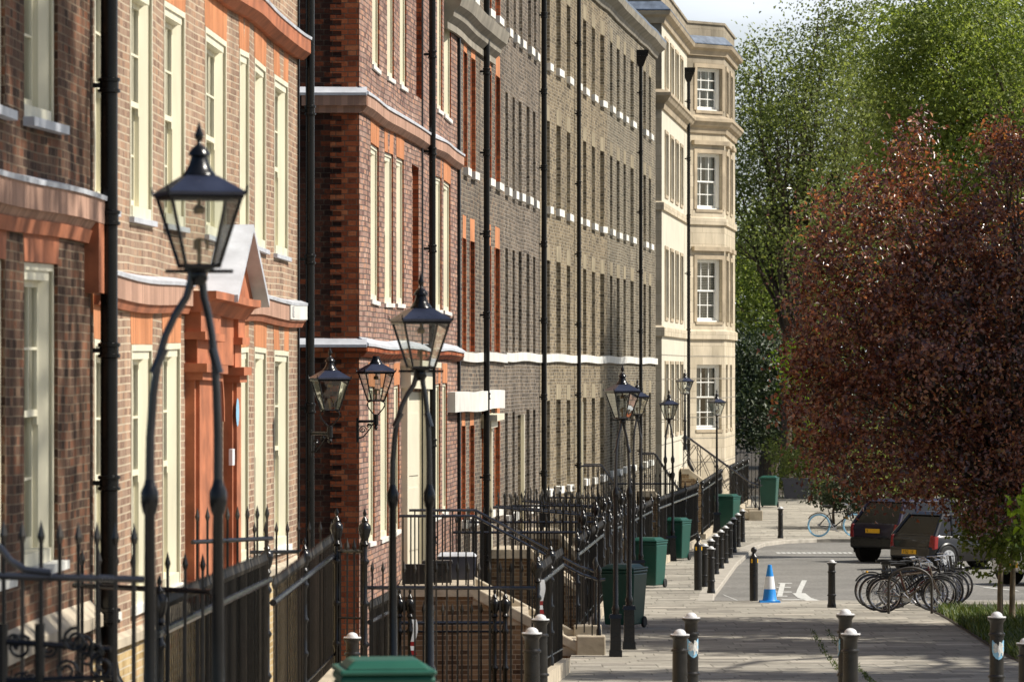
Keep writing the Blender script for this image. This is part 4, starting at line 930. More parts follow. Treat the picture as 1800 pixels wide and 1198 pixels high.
# street railings beyond the first steps
def srail(label, ya, yb, h=1.42, **k): return railing(label, (RX(ya), ya), (RX(yb), yb), gz(ya) + h, gz(yb) + h, bot=[gz(ya) + .15, gz(yb) + .15], heavy=True, sp=.125, posts=(.0, .33, .66, 1.0), **k)
srail('street railing just behind the two slim feet of the middle street lamp', 73.0, 88.0)
srail('street railing between the second and third flights of steps', 91.6, 96.0)
srail('street railing on a stone plinth left of the third green wheelie bin', 99.2, 111.0)
srail('street railing running behind the farther pair of street lamps', 114.2, 129.6)
srail('street railing left of the far wheelie bin beside the stone building', 132.6, 146.5, fin=BALL)
srail('farthest street railing with ball topped posts beside the canted bay', 151.0, 164.0, fin=BALL)
def xrail(label, y, x0, x1, h=1.5, sp=.14, **k):
    return railing(label, (x0, y), (x1, y), gz(y) + h, gz(y) + h, bot=[gz(y) - .4] * 2, sp=sp, posts=(1.0,), plinth=False, **k)
xrail('cross railing of tall spears behind the brick sided steps', 76.0, -1.0, RX(76), 1.72)
xrail('cross railing of tall spears in front of the dark grey brick house', 83.5, -.85, RX(83.5), 1.75)
xrail('cross railing of spears between the dark grey and grey brown houses', 93.5, 0.0, RX(93.5), 1.9)
xrail('cross railing of spears before the yellow grey brick house', 101.5, .75, RX(101.5), 1.95)
xrail('cross railing of spears behind the paired far street lamps', 119.0, 2.5, RX(119), 1.95)

# ---------------------------------------------------------------- lanterns and lamps
def lantern(parent, rz=.35, finial=True, s=1.0, z=0.0, cx=0.0, cy=0.0):
    """square tapering street lantern, bottom of the cage at height z"""
    m = MB(); ca, sa = math.cos(rz), math.sin(rz)
    def c4(a): return [(cx + x * ca - y * sa, cy + x * sa + y * ca) for x, y in ((-a, -a), (a, -a), (a, a), (-a, a))]
    b = c4(.092 * s); t = c4(.200 * s); z1 = z + .40 * s
    for (p, q) in zip(b, t): m.tube([(*p, z), (*q, z1)], .011 * s, 5)
    for i in range(4):
        j = (i + 1) % 4; m.tube([(*b[i], z + .01), (*b[j], z + .01)], .012 * s, 5); m.tube([(*t[i], z1 - .008), (*t[j], z1 - .008)], .014 * s, 5)
        m.tube([(*t[i], z1), (t[i][0] + (t[i][0] - cx) * .10, t[i][1] + (t[i][1] - cy) * .10, z1 + .015 * s), (t[i][0] + (t[i][0] - cx) * .13, t[i][1] + (t[i][1] - cy) * .13, z1 + .055 * s)], [.010 * s, .010 * s, .004 * s], 5)
    fr_ = m.build('lantern_frame', M['iron'], parent)
    g = MB()
    for i in range(4):
        j = (i + 1) % 4; g.add([(*b[i], z + .01), (*b[j], z + .01), (*t[j], z1), (*t[i], z1)], [(0, 1, 2, 3)])
    g.build('lantern_glass', M['lamp_glass'], fr_)
    r = MB(); r.frustum(z1, .44 * s, .44 * s, z1 + .018 * s, .445 * s, .445 * s, (cx, cy), rz); r.frustum(z1 + .019 * s, .44 * s, .44 * s, z1 + .112 * s, .175 * s, .175 * s, (cx, cy), rz)
    ro = r.build('lantern_roof', M['copper_blue'], parent)
    ch = MB(); zc = z1 + .108 * s
    pr = [(.090, 0), (.094, .010), (.090, .018), (.074, .035), (.056, .07), (.044, .112), (.062, .118), (.058, .134), (.038, .16), (.016, .18)]
    if finial: pr += [(.011, .192), (.023, .212), (.026, .232), (.015, .265), (.003, .305)]
    else: pr = pr[:6] + [(.046, .116)]
    ch.lathe([(a * s, h * s) for a, h in pr], (cx, cy, zc), 16); ch.build('chimney', M['iron'], ro, smooth=True)
    bn = MB(); bn.tube([(cx, cy, z + .01), (cx, cy, z + .16 * s)], .014 * s, 6); bn.tube([(cx, cy, z1), (cx, cy, z + .30 * s)], .012 * s, 6)
    for k in range(3): a = k * 2.1; bn.tube([(cx, cy, z + .16 * s), (cx + .045 * s * math.cos(a), cy + .045 * s * math.sin(a), z + .15 * s), (cx + .045 * s * math.cos(a), cy + .045 * s * math.sin(a), z + .10 * s)], .009 * s, 5)
    bn.lathe([(.03 * s, 0), (.035 * s, .03 * s), (.02 * s, .05 * s)], (cx, cy, z + .30 * s), 8); bn.build('burner', M['brass'], fr_)
    return fr_
def frog_lamp(label, base, H, sep, axis=0.0, s=1.0, rz=.35, up=(0, 0), plinth=True, kd=2.05, off=0.0):
    """lantern carried on a pair of slim legs that lean together at the top"""
    t = thing('street_lamp', label, 'street lamp', base, 0, 'twin legged street lamps')
    zl = H - .82 * s; zk = H - kd
    ax = Vector((math.cos(axis), math.sin(axis)))
    for sgn, dz in ((-1, up[0]), (1, up[1])):
        x, y = ax.x * sep / 2 * sgn + off, ax.y * sep / 2 * sgn
        m = MB()
        if plinth:
            m.frustum(dz, .20, .20, dz + .12, .19, .19, (x, y)); m.frustum(dz + .121, .165, .165, dz + .60, .15, .15, (x, y)); m.frustum(dz + .601, .20, .20, dz + .66, .17, .17, (x, y))
        m.lathe([(.062, dz + .6), (.05, dz + .7), (.062, dz + .75), (.040, dz + .8), (.030, zk - .10), (.040, zk - .08), (.050, zk - .03), (.050, zk + .03), (.033, zk + .07), (.027, zk + .1)], (x, y, 0), 12)
        m.build('leg', M['iron'], t, smooth=True)
        m = MB(); pth = []
        for f_, o in ((0, 1.0), (.2, .99), (.4, .93), (.55, .84), (.68, .68), (.78, .48), (.86, .26), (.93, .17), (1.0, .14)):
            pth.append((x * o, y * o, zk + .1 + (zl - zk - .1) * f_))
        m.tube(pth, [.027, .025, .024, .023, .022, .022, .022, .024, .026], 10)
        m.tube([(x * .86 + .02 * sgn, y * .86, zk + .1 + (zl - zk - .1) * .50), (x * .70, y * .7, zk + .1 + (zl - zk - .1) * .62)], .027, 8)
        m.build('leg_bow', M['rail_top'], t, smooth=True)
    m = MB(); m.lathe([(.03, -.10), (.05, -.06), (.045, -.03), (.085, -.012), (.085, 0)], (0, 0, zl), 10); m.tube([(-.19, 0, zl - .02), (.19, 0, zl - .02)], .012, 6); m.build('cradle', M['iron'], t, smooth=True)
    lantern(t, rz, True, s, zl); return t
def lampP(px, d, z): return ((px - 900) * d / F, d, z)
zA = gz(25.4); frog_lamp('nearest and largest street lamp, blurred against the pale brick house', lampP(350, 25.4, zA), EYE + 1.39 - zA, .38, .1, rz=.28, kd=2.1, off=-.085)
zB = gz(38.6); frog_lamp('second street lamp rising behind the green bin lid at the bottom edge', lampP(728 + 12, 38.6, zB), EYE + .83 - zB, .31, .0, rz=.28, kd=1.90, off=-.085)
zC = gz(69); frog_lamp('middle street lamp with square pedestal feet beside the foot of the brick sided steps', lampP(1094, 68.6, zC), EYE + .09 - zC, .30, .8, rz=.35, up=(0, .12), kd=1.95)
zD = gz(101); frog_lamp('street lamp partly hidden behind the middle street lamp', lampP(1120, 99, zD), EYE - .19 - zD, .24, .8, rz=.35, s=.95, kd=1.95)
zE = gz(117); frog_lamp('slim twin legged street lamp in front of the pale stone building', lampP(1176, 117, zE), EYE - .5 - zE, .20, .3, rz=.3, s=.92, kd=1.8)
def post_lamp(label, base, H, s=1.0, plinth=True):
    t = thing('street_lamp', label, 'street lamp', base); zl = H - .82 * s; m = MB()
    if plinth: m.frustum(0, .22, .22, .55, .18, .18); m.frustum(.551, .24, .24, .62, .22, .22)
    m.lathe([(.07, .5), (.05, .7), (.065, .9), (.045, .95), (.038, H * .45), (.055, H * .46), (.036, H * .48), (.03, zl - .25), (.05, zl - .22), (.03, zl - .18), (.03, zl - .04), (.08, zl - .01), (.08, zl)], (0, 0, 0), 12)
    m.build('column', M['iron'], t, smooth=True); lantern(t, .5, True, s, zl); return t
zF = gz(138); post_lamp('single column street lamp in front of the ground floor bay window', lampP(1260, 137.5, zF), EYE - .58 - zF, .95)
post_lamp('short column lamp on the stone steps against the stone building wall', lampP(1204, 139.8, EYE - 2.95), 3.0, .95, False)
# wall lanterns
def wall_lamp(label, at, arm, finial, rz=.3, scroll=True, s=1.0):
    """at: foot of the lantern cage; arm: vector from the wall fixing to the carrier below the cage"""
    t = thing('wall_lantern', label, 'wall lantern', at); m = MB()
    m.lathe([(.012, -.40), (.03, -.37), (.018, -.34), (.034, -.33), (.034, -.19), (.025, -.18)], (0, 0, 0), 10)
    for sx in (-1, 1): m.tube([(sx * .02, 0, -.19), (sx * .06, 0, -.15), (sx * .10, 0, -.10), (sx * .125, 0, -.05), (sx * .11, 0, -.01), (sx * .075, 0, 0)], .010, 6)
    a = Vector(arm); b = Vector((0, 0, -.28)); m.tube([b - a, b], .020, 8)
    if scroll:
        e = b - a; dirn = a.normalized(); L = a.length
        m.tube([e + dirn * .02 + Vector((0, 0, -.24)), e + dirn * L * .3 + Vector((0, 0, -.22)), e + dirn * L * .6 + Vector((0, 0, -.13)), e + dirn * L * .85 + Vector((0, 0, -.03))], .010, 6)
        for (fx, fz, r) in ((.28, -.12, .055), (.62, -.06, .03)):
            c = e + dirn * L * fx + Vector((0, 0, fz)); m.tube([c + dirn * (r * (1 - k / 22) * math.cos(k * .55)) + Vector((0, 0, r * (1 - k / 22) * math.sin(k * .55))) for k in range(20)], .008, 5)
        m.box(tuple(e + Vector((0, 0, -.12))), (.035, .06, .34))
    m.build('bracket', M['iron'], t, smooth=True); lantern(t, rz, finial, s, 0); return t
wall_lamp('wall lantern with a finial on a bracket in front of the dark corner wall', P(580, 722, 56.5), (.26, -.3, 0), True, s=.98)
wall_lamp('wall lantern without a finial bracketed from the orange brick corner', P(661, 705, 63.9), (.26, .0, 0), False, s=1.02)

# ---------------------------------------------------------------- bollards
def emblem(parent, r, z0, ang):
    """pale blue shield curved round the shaft with a winged horse in silver"""
    def cp(a, z, rr): th = ang + a / r; return (rr * math.cos(th), rr * math.sin(th), z)
    pts = [(-.075, .22), (.075, .22), (.075, .10), (.06, .05), (.03, .015), (0, 0), (-.03, .015), (-.06, .05), (-.075, .10)]
    m = MB(); cen = (0, .12)
    for i in range(len(pts)):
        a, b = pts[i], pts[(i + 1) % len(pts)]
        for k in range(3):
            f0, f1 = k / 3, (k + 1) / 3
            A = [(cen[0] + (p[0] - cen[0]) * f, cen[1] + (p[1] - cen[1]) * f) for p, f in ((a, f0), (b, f0), (b, f1), (a, f1))]
            m.add([cp(x, z0 + z, r + .004) for x, z in A], [(0, 1, 2, 3)])
    so = m.build('shield', M['shield'], parent)
    m = MB()
    hp = [(-.058, .150), (-.048, .176), (-.028, .190), (-.012, .168), (-.002, .150), (.006, .205), (.026, .200), (.030, .182), (.048, .186), (.044, .164), (.060, .156), (.042, .136), (.048, .112), (.058, .080), (.046, .048), (.034, .054), (.038, .082),
          (.020, .078), (.014, .044), (-.004, .036), (.002, .070), (-.008, .096), (-.030, .082), (-.052, .088), (-.050, .100), (-.034, .102), (-.060, .116), (-.054, .130), (-.036, .130)]
    m.poly([cp(x * 1.05, z0 + z * 1.02 - .004, r + .009) for x, z in hp])
    m.build('winged_horse', M['emblem'], so)
def bollard(label, base, h=.93, r=.072, shield=None, group='white capped bollards', tilt=0.0):
    t = thing('bollard', label, 'bollard', base, 0, group); m = MB()
    pr = [(r * 1.18, 0), (r * 1.18, .05), (r * 1.05, .07), (r, .10), (r, h * .24), (r * 1.2, h * .245), (r * 1.2, h * .262), (r * .98, h * .28), (r * .93, h * .72), (r * 1.12, h * .725), (r * 1.12, h * .742), (r * .90, h * .76), (r * .88, h * .86), (r * 1.0, h * .885), (r * 1.24, h * .905), (r * 1.26, h * .925), (r * 1.1, h * .935)]
    m.lathe(pr, (0, 0, 0), 24); m.build('shaft', M['bollard'], t, smooth=True)
    m = MB(); rr = r * .80; m.lathe([(r * 1.24, h * .926), (r * 1.22, h * .938)] + [(rr * math.cos(a * math.pi / 14), h * .938 + rr * .82 * math.sin(a * math.pi / 14)) for a in range(0, 8)], (0, 0, 0), 24); m.build('cap', M['cap'], t, smooth=True)
    if shield is not None: emblem(t, r * .96, h * .45, shield)
    return t
def ball_bollard(label, base, h=1.0):
    t = thing('bollard', label, 'bollard', base); r = .085; m = MB()
    m.lathe([(r, 0), (r, h - .26), (r * .95, h - .235), (r * .5, h - .20), (r * .42, h - .17)] + [(.062 * math.sin(a), h - .105 - .065 * math.cos(a)) for a in [.5, .9, 1.3, 1.6, 2.0, 2.4, 2.8, 3.05]], (0, 0, 0), 20)
    m.build('shaft', M['bollard'], t, smooth=True)
    for a in (-2.3, -.6):
        m = MB()
        for k in range(3):
            th0, th1 = a + k * .14, a + (k + 1) * .14
            m.add([((r + .003) * math.cos(th0), (r + .003) * math.sin(th0), h - .36), ((r + .003) * math.cos(th1), (r + .003) * math.sin(th1), h - .36), ((r + .003) * math.cos(th1), (r + .003) * math.sin(th1), h - .28), ((r + .003) * math.cos(th0), (r + .003) * math.sin(th0), h - .28)], [(0, 1, 2, 3)])
        m.build('reflector', M['yellow'], t)
    return t
def gp(px, d): return ((px - 900) * d / F, d, gz(d))
def bz(px, d, ptop): b = gp(px, d); return b, (EYE - (ptop - HY) * d / F) - b[2]
for lab, px, d, top, sh in (
    ('bollard at the left pair, nearer one, before the brick sided steps', 935, 46.5, 1101, None),
    ('bollard at the left pair, farther one with its cap against the railing', 950, 52.3, 1078, None),
    ('bollard at the middle pair, nearer one without a visible shield', 1195, 48.6, 1105, None),
    ('bollard at the middle pair, farther one with a pale blue winged horse shield', 1215, 52.6, 1075, -1.25),
    ('bollard at the right pair, nearer one hiding a sliver of a shield', 1495, 47.4, 1103, None),
    ('bollard at the right pair, farther one just left of the planting', 1486, 51.6, 1068, 2.9),
    ('bollard at the right edge with a pale blue winged horse shield before the grass', 1752, 51.3, 1073, -1.4),
    ('bollard cut by the right edge of the photo', 1803, 50.0, 1122, None)):
    b, h = bz(px, d, top); bollard(lab, b, h, .084, sh)
bollard('white domed bollard seen through the gate beside the dark corner wall', (-1.79, 51.0, EYE - 2.93 - .93), .93, .08)
b, h = bz(1462, 88.5, 982); bollard('lone bollard standing at the road edge left of the bicycles', b, h, .075)
b, h = bz(1556, 90.5, 983); bollard('bollard half hidden behind the bicycle saddles', b, h, .075)
b, h = bz(1687, 92, 992); bollard('bollard to the right of the bicycles beside the grass', b, h, .075)
b, h = bz(1372, 133.5, 889); bollard('distant lone bollard on the far pavement corner', b, h, .075)
b, h = bz(1250, 96.5, 958); bollard('bollard standing in front of the kerb row, nearest the camera of that row', b, h, .075)
ORD = ['first', 'second', 'third', 'fourth', 'fifth', 'sixth', 'seventh', 'eighth', 'ninth']
for i, (px, top) in enumerate(((1238.5, 938), (1249.7, 934), (1258, 927), (1267, 921), (1275, 916), (1283, 910), (1290, 904), (1297, 900), (1305, 893.6))):
    d = 100.5 + 3.75 * i; b, h = bz(px, d, top); bollard('%s bollard from the near end of the long kerb row' % ORD[i], b, min(h, .97), .075, group='bollards in the kerb row')
b, h = bz(1227, 98.5, 937); ball_bollard('round topped black bollard with yellow reflectors beside the kerb row', b, h)
b, h = bz(1325, 92.0, 957); ball_bollard('round topped black bollard with yellow reflectors beside the blue cone', b, h)

# ---------------------------------------------------------------- wheelie bins
def wheelie(label, base, rz, mat='bin', s=1.0):
    t = thing('wheelie_bin', label, 'bin', base, rz, 'green wheelie bins'); m = MB()
    m.frustum(.06 * s, .50 * s, .54 * s, .92 * s, .59 * s, .67 * s, (0, 0)); m.frustum(.92 * s, .60 * s, .70 * s, .975 * s, .60 * s, .70 * s, (0, 0))
    m.build('body', M[mat], t, bevel=.025)
    m = MB(); z = .978 * s
    m.frustum(z, .615 * s, .73 * s, z + .035 * s, .615 * s, .73 * s, (0, -.01)); m.frustum(z + .036 * s, .54 * s, .60 * s, z + .09 * s, .42 * s, .44 * s, (0, -.03))
    m.build('lid', M[mat], t, bevel=.018)
    m = MB(); m.tube([(-.24 * s, .38 * s, .95 * s), (-.24 * s, .43 * s, .97 * s), (.24 * s, .43 * s, .97 * s), (.24 * s, .38 * s, .95 * s)], .017, 8); m.build('handle', M[mat], t, smooth=True)
    for sx in (-1, 1):
        m = MB(); m.lathe([(.02, -.025), (.09, -.025), (.10, -.015), (.10, .015), (.09, .025), (.02, .025)], (sx * .26 * s, .26 * s, .10), 18, 'x'); m.build('wheel', M['rubber'], t, smooth=True)
    return t
def wb(px, d): return gp(px, d)
wheelie('green wheelie bin whose lid shows at the bottom edge of the photo', (-.82, 29.0, EYE - 1.825 - 1.075), .12, 'bin_near')
wheelie('green wheelie bin right behind the two feet of the middle street lamp', wb(1097, 79), -.38, s=1.04)
wheelie('green wheelie bin second in the line, overlapping the one behind the lamp', wb(1141, 100), -.38, s=1.04)
wheelie('green wheelie bin third in the line, standing before the ball topped bollard', wb(1188, 117.6), -.38, s=1.04)
wheelie('green wheelie bin hidden behind the kerb bollards near the column lamp', wb(1279, 139.5), -.38, s=1.04)
wheelie('farthest green wheelie bin at the end of the railings', wb(1352, 160), -.2, s=1.04)

# ---------------------------------------------------------------- traffic cone
t = thing('traffic_cone', 'blue and white traffic cone on the road corner', 'traffic cone', (*gp(1353, 91.3)[:2], gz(91.3)))
m = MB(); m.frustum(0, .42, .42, .035, .40, .40); m.lathe([(.16, .03), (.14, .06), (.112, .27)], (0, 0, 0), 20); m.lathe([(.079, .52), (.045, .70), (.04, .75), (.01, .755)], (0, 0, 0), 20); m.build('cone_body', M['cone_blue'], t, smooth=True)
m = MB(); m.lathe([(.113, .268), (.080, .522)], (0, 0, 0), 20); m.build('reflective_sleeve', M['cone_white'], t, smooth=True)
# barrier tape
m = MB(); 
def tape(px, d, y0, y1, label):
    m = MB(); vs = []; n = 8
    for i in range(n + 1): p = P(px + 2.5 * math.sin(i * .8), y0 + (y1 - y0) * i / n, d); vs += [(p.x - .03, p.y, p.z), (p.x + .03, p.y + .01, p.z)]
    vs2 = [(v[0], v[1] + .004, v[2]) for v in vs]
    for i in range(n): m.mi = i % 2 if i > n - 4 else 0; m.add([vs[2 * i], vs[2 * i + 1], vs[2 * i + 3], vs[2 * i + 2], vs2[2 * i], vs2[2 * i + 1], vs2[2 * i + 3], vs2[2 * i + 2]], [(0, 1, 2, 3), (7, 6, 5, 4), (0, 3, 7, 4), (1, 5, 6, 2)])
    tag(m.build('barrier_tape', [M['cone_white'], M['red']]), label, 'tape', 'strips of barrier tape')
tape(728, 57.3, 1088, 1150, 'strip of white and red tape hanging on the inner gate post')
tape(952, 54.2, 1018, 1078, 'strip of white and red tape hanging from the railing above the left bollards')

# ---------------------------------------------------------------- bicycles and hoops
def bicycle(label, base, yaw, frame='copper_blue', lean=.08, basket=False, rack=False, rim='chrome', tyre='rubber', R_=.335, drop=False, guard=True, lamp=False):
    t = thing('bicycle', label, 'bicycle', base, yaw, 'parked bicycles'); t.rotation_euler[0] = lean
    def ring(cx, r, rr, n=36): return [(cx + r * math.cos(2 * math.pi * i / n), 0, R_ + r * math.sin(2 * math.pi * i / n)) for i in range(n)]
    for cx in (-.52, .53):
        m = MB(); m.tube(ring(cx, R_ - .018, 0), .019, 8, closed=True); wh = m.build('wheel', M[tyre], t, smooth=True)
        m = MB(); m.tube(ring(cx, R_ - .045, 0), .011, 6, closed=True); m.build('rim', M[rim], wh, smooth=True)
        m = MB()
        for i in range(18): a = 2 * math.pi * i / 18; m.tube([(cx, .03 * (1 if i % 2 else -1), R_), (cx + (R_ - .05) * math.cos(a), 0, R_ + (R_ - .05) * math.sin(a))], .0028, 3)
        m.lathe([(.025, -.04), (.02, 0), (.025, .04)], (cx, 0, R_), 8, 'y'); m.build('spokes', M['chrome'], wh)
    bb = Vector((-.08, 0, .28)); seat = Vector((-.24, 0, .78)); hd = Vector((.34, 0, .80)); hb = Vector((.38, 0, .66)); rh = Vector((-.52, 0, R_)); fh = Vector((.53, 0, R_))
    m = MB(); tt = Vector((-.20, 0, .70)) if not drop else Vector((-.13, 0, .45))
    for a, b, r in ((bb, seat, .016), (bb, hb, .019), (tt, hd - Vector((0, 0, .03)), .016), (hd + Vector((0, 0, .04)), hb - Vector((0, 0, .02)), .02)): m.tube([a, b], r, 8)
    for sy in (-.05, .05):
        m.tube([bb + Vector((0, sy * .6, 0)), rh + Vector((0, sy, 0))], .010, 6); m.tube([tt + Vector((0, sy * .3, 0)), rh + Vector((0, sy, 0))], .009, 6)
        m.tube([hb + Vector((.01, sy * .6, -.02)), hb + Vector((.05, sy, -.12)), fh + Vector((0, sy, 0))], .011, 6)
    m.build('frame', M[frame], t, smooth=True)
    m = MB(); m.tube([seat, seat + Vector((-.03, 0, .12))], .013, 8)
    m.add([(-.42, -.07, .93), (-.42, .07, .93), (-.30, .075, .94), (-.12, .02, .925), (-.12, -.02, .925), (-.30, -.075, .94), (-.42, -.06, .885), (-.42, .06, .885), (-.30, .05, .885), (-.12, .015, .90), (-.12, -.015, .90), (-.30, -.05, .885)],
          [(5, 4, 3, 2, 1, 0), (6, 7, 8, 9, 10, 11), (0, 1, 7, 6), (1, 2, 8, 7), (2, 3, 9, 8), (3, 4, 10, 9), (4, 5, 11, 10), (5, 0, 6, 11)]); m.build('saddle', M['rubber'], t, bevel=.012)
    m = MB(); top = hd + Vector((-.02, 0, .14)); m.tube([hd, top], .013, 8); m.tube([top + Vector((-.14, -.28, .03)), top + Vector((-.03, -.24, .04)), top + Vector((.04, -.1, 0)), top + Vector((.04, .1, 0)), top + Vector((-.03, .24, .04)), top + Vector((-.14, .28, .03))], .012, 8)
    m.tube([top + Vector((.0, .2, 0)), top + Vector((.10, .1, -.1)), hb + Vector((.05, .04, 0))], .003, 4); m.tube([top + Vector((.0, -.2, 0)), top + Vector((.12, -.08, -.08)), hb + Vector((.03, 0, .0))], .003, 4); m.build('handlebar', M['chrome'], t, smooth=True)
    m = MB(); m.lathe([(.09, -.004), (.095, 0), (.09, .004)], (bb.x, .05, bb.z), 20, 'y'); m.tube([bb + Vector((0, .07, 0)), bb + Vector((.12, .07, -.12))], .009, 6); m.tube([bb + Vector((0, -.07, 0)), bb + Vector((-.12, -.07, .12))], .009, 6)
    m.box((bb.x + .12, .12, bb.z - .12), (.09, .08, .02)); m.box((bb.x - .12, -.12, bb.z + .12), (.09, .08, .02)); m.lathe([(.04, -.01), (.04, .01)], (-.52, .05, R_), 14, 'y'); m.tube([(-.52, .05, R_ + .035), (bb.x, .05, bb.z + .09)], .005, 4); m.tube([(-.52, .05, R_ - .035), (bb.x, .05, bb.z - .09)], .005, 4)
    m.build('crank', M['chrome'], t)
    if guard:
        m = MB()
        for cx, a0, a1 in ((-.52, .1, 2.6), (.53, .7, 3.2)): m.tube([(cx + (R_ + .025) * math.cos(a0 + (a1 - a0) * i / 16), 0, R_ + (R_ + .025) * math.sin(a0 + (a1 - a0) * i / 16)) for i in range(17)], .016, 6)
        m.build('mudguard', M['rubber'], t, smooth=True)
    if rack:
        m = MB(); [m.tube([(-.78, sy, .74), (-.30, sy, .74)], .006, 5) for sy in (-.06, -.02, .02, .06)]; m.tube([(-.70, .06, .74), (-.52, .06, R_)], .005, 5); m.tube([(-.70, -.06, .74), (-.52, -.06, R_)], .005, 5); m.build('carrier', M['iron'], t)
    if lamp: m = MB(); m.lathe([(.02, -.02), (.026, 0), (.02, .02)], (-.60, 0, .70), 10, 'x'); m.build('rear_reflector', M['yellow'], t)
    if basket:
        m = MB(); cx, z0, z1 = .60, .72, .98
        for z, a, b in ((z0, .09, .12), ((z0 + z1) / 2, .105, .14), (z1, .125, .165)): m.tube([(cx - a, -b, z), (cx + a, -b, z), (cx + a, b, z), (cx - a, b, z)], .006, 5, closed=True)
        for i in range(7):
            f_ = -1 + 2 * i / 6
            for sg in (-1, 1): m.tube([(cx + f_ * .09, sg * .12, z0), (cx + f_ * .125, sg * .165, z1)], .0045, 4); m.tube([(cx + sg * .09, f_ * .12, z0), (cx + sg * .125, f_ * .165, z1)], .0045, 4)
        m.build('basket', M['iron_rough'], t)
    return t
def bk(px, d): return gp(px, d)
bicycle('grey framed bicycle nearest us in the group, one wheel at each side of the hoop', bk(1603, 86.0), .10, 'bark', .06, lamp=False)
bicycle('black bicycle with a rear carrier, leftmost wheel of the group', bk(1578, 88.4), .14, 'iron', -.06, rack=True, lamp=True)
bicycle('bicycle with a dark red frame in the middle of the group', bk(1600, 87.3), .02, 'dark_red', .05)
bicycle('bicycle with a wire basket on its handlebar at the right of the group', bk(1628, 89.4), .06, 'iron', -.05, basket=True)
bicycle('farthest bicycle of the group with a pale front rim by the grass', bk(1636, 91.0), .12, 'copper_blue', .04, drop=True)
bicycle('black bicycle tucked between the red framed and grey framed bicycles', bk(1588, 86.9), -.03, 'iron', -.07, guard=False)
bicycle('bicycle with a plain black frame behind the hoop on the right of the group', bk(1618, 88.0), .18, 'bollard', .08, rack=True)
bicycle('bicycle with pale blue tyres on the far pavement left of the parked cars', bk(1470, 134.5), .1, 'iron', .05, tyre='shield', rim='shield', R_=.345)
def hoop(label, px, d, yaw=.08, w=.7, h=.82):
    m = MB(); b = Vector(gp(px, d)); ca, sa = math.cos(yaw), math.sin(yaw); pts = [(-w / 2, 0)] + [(-w / 2 * math.cos(a), h - w / 2 * .7 + w / 2 * .7 * math.sin(a)) for a in [i * math.pi / 12 for i in range(13)]] + [(w / 2, 0)]
    m.tube([(x * ca, x * sa, z) for x, z in pts], .026, 10); o = m.build('cycle_hoop', M['iron_rough'], smooth=True); o.location = b; tag(o, label, 'cycle stand', 'cycle hoops under the bicycles')
hoop('arched black cycle hoop in front of the bicycle group', 1600, 85.4, .1, .82, .86); hoop('arched cycle hoop among the bicycles toward the road', 1622, 88.6, .1, .8)

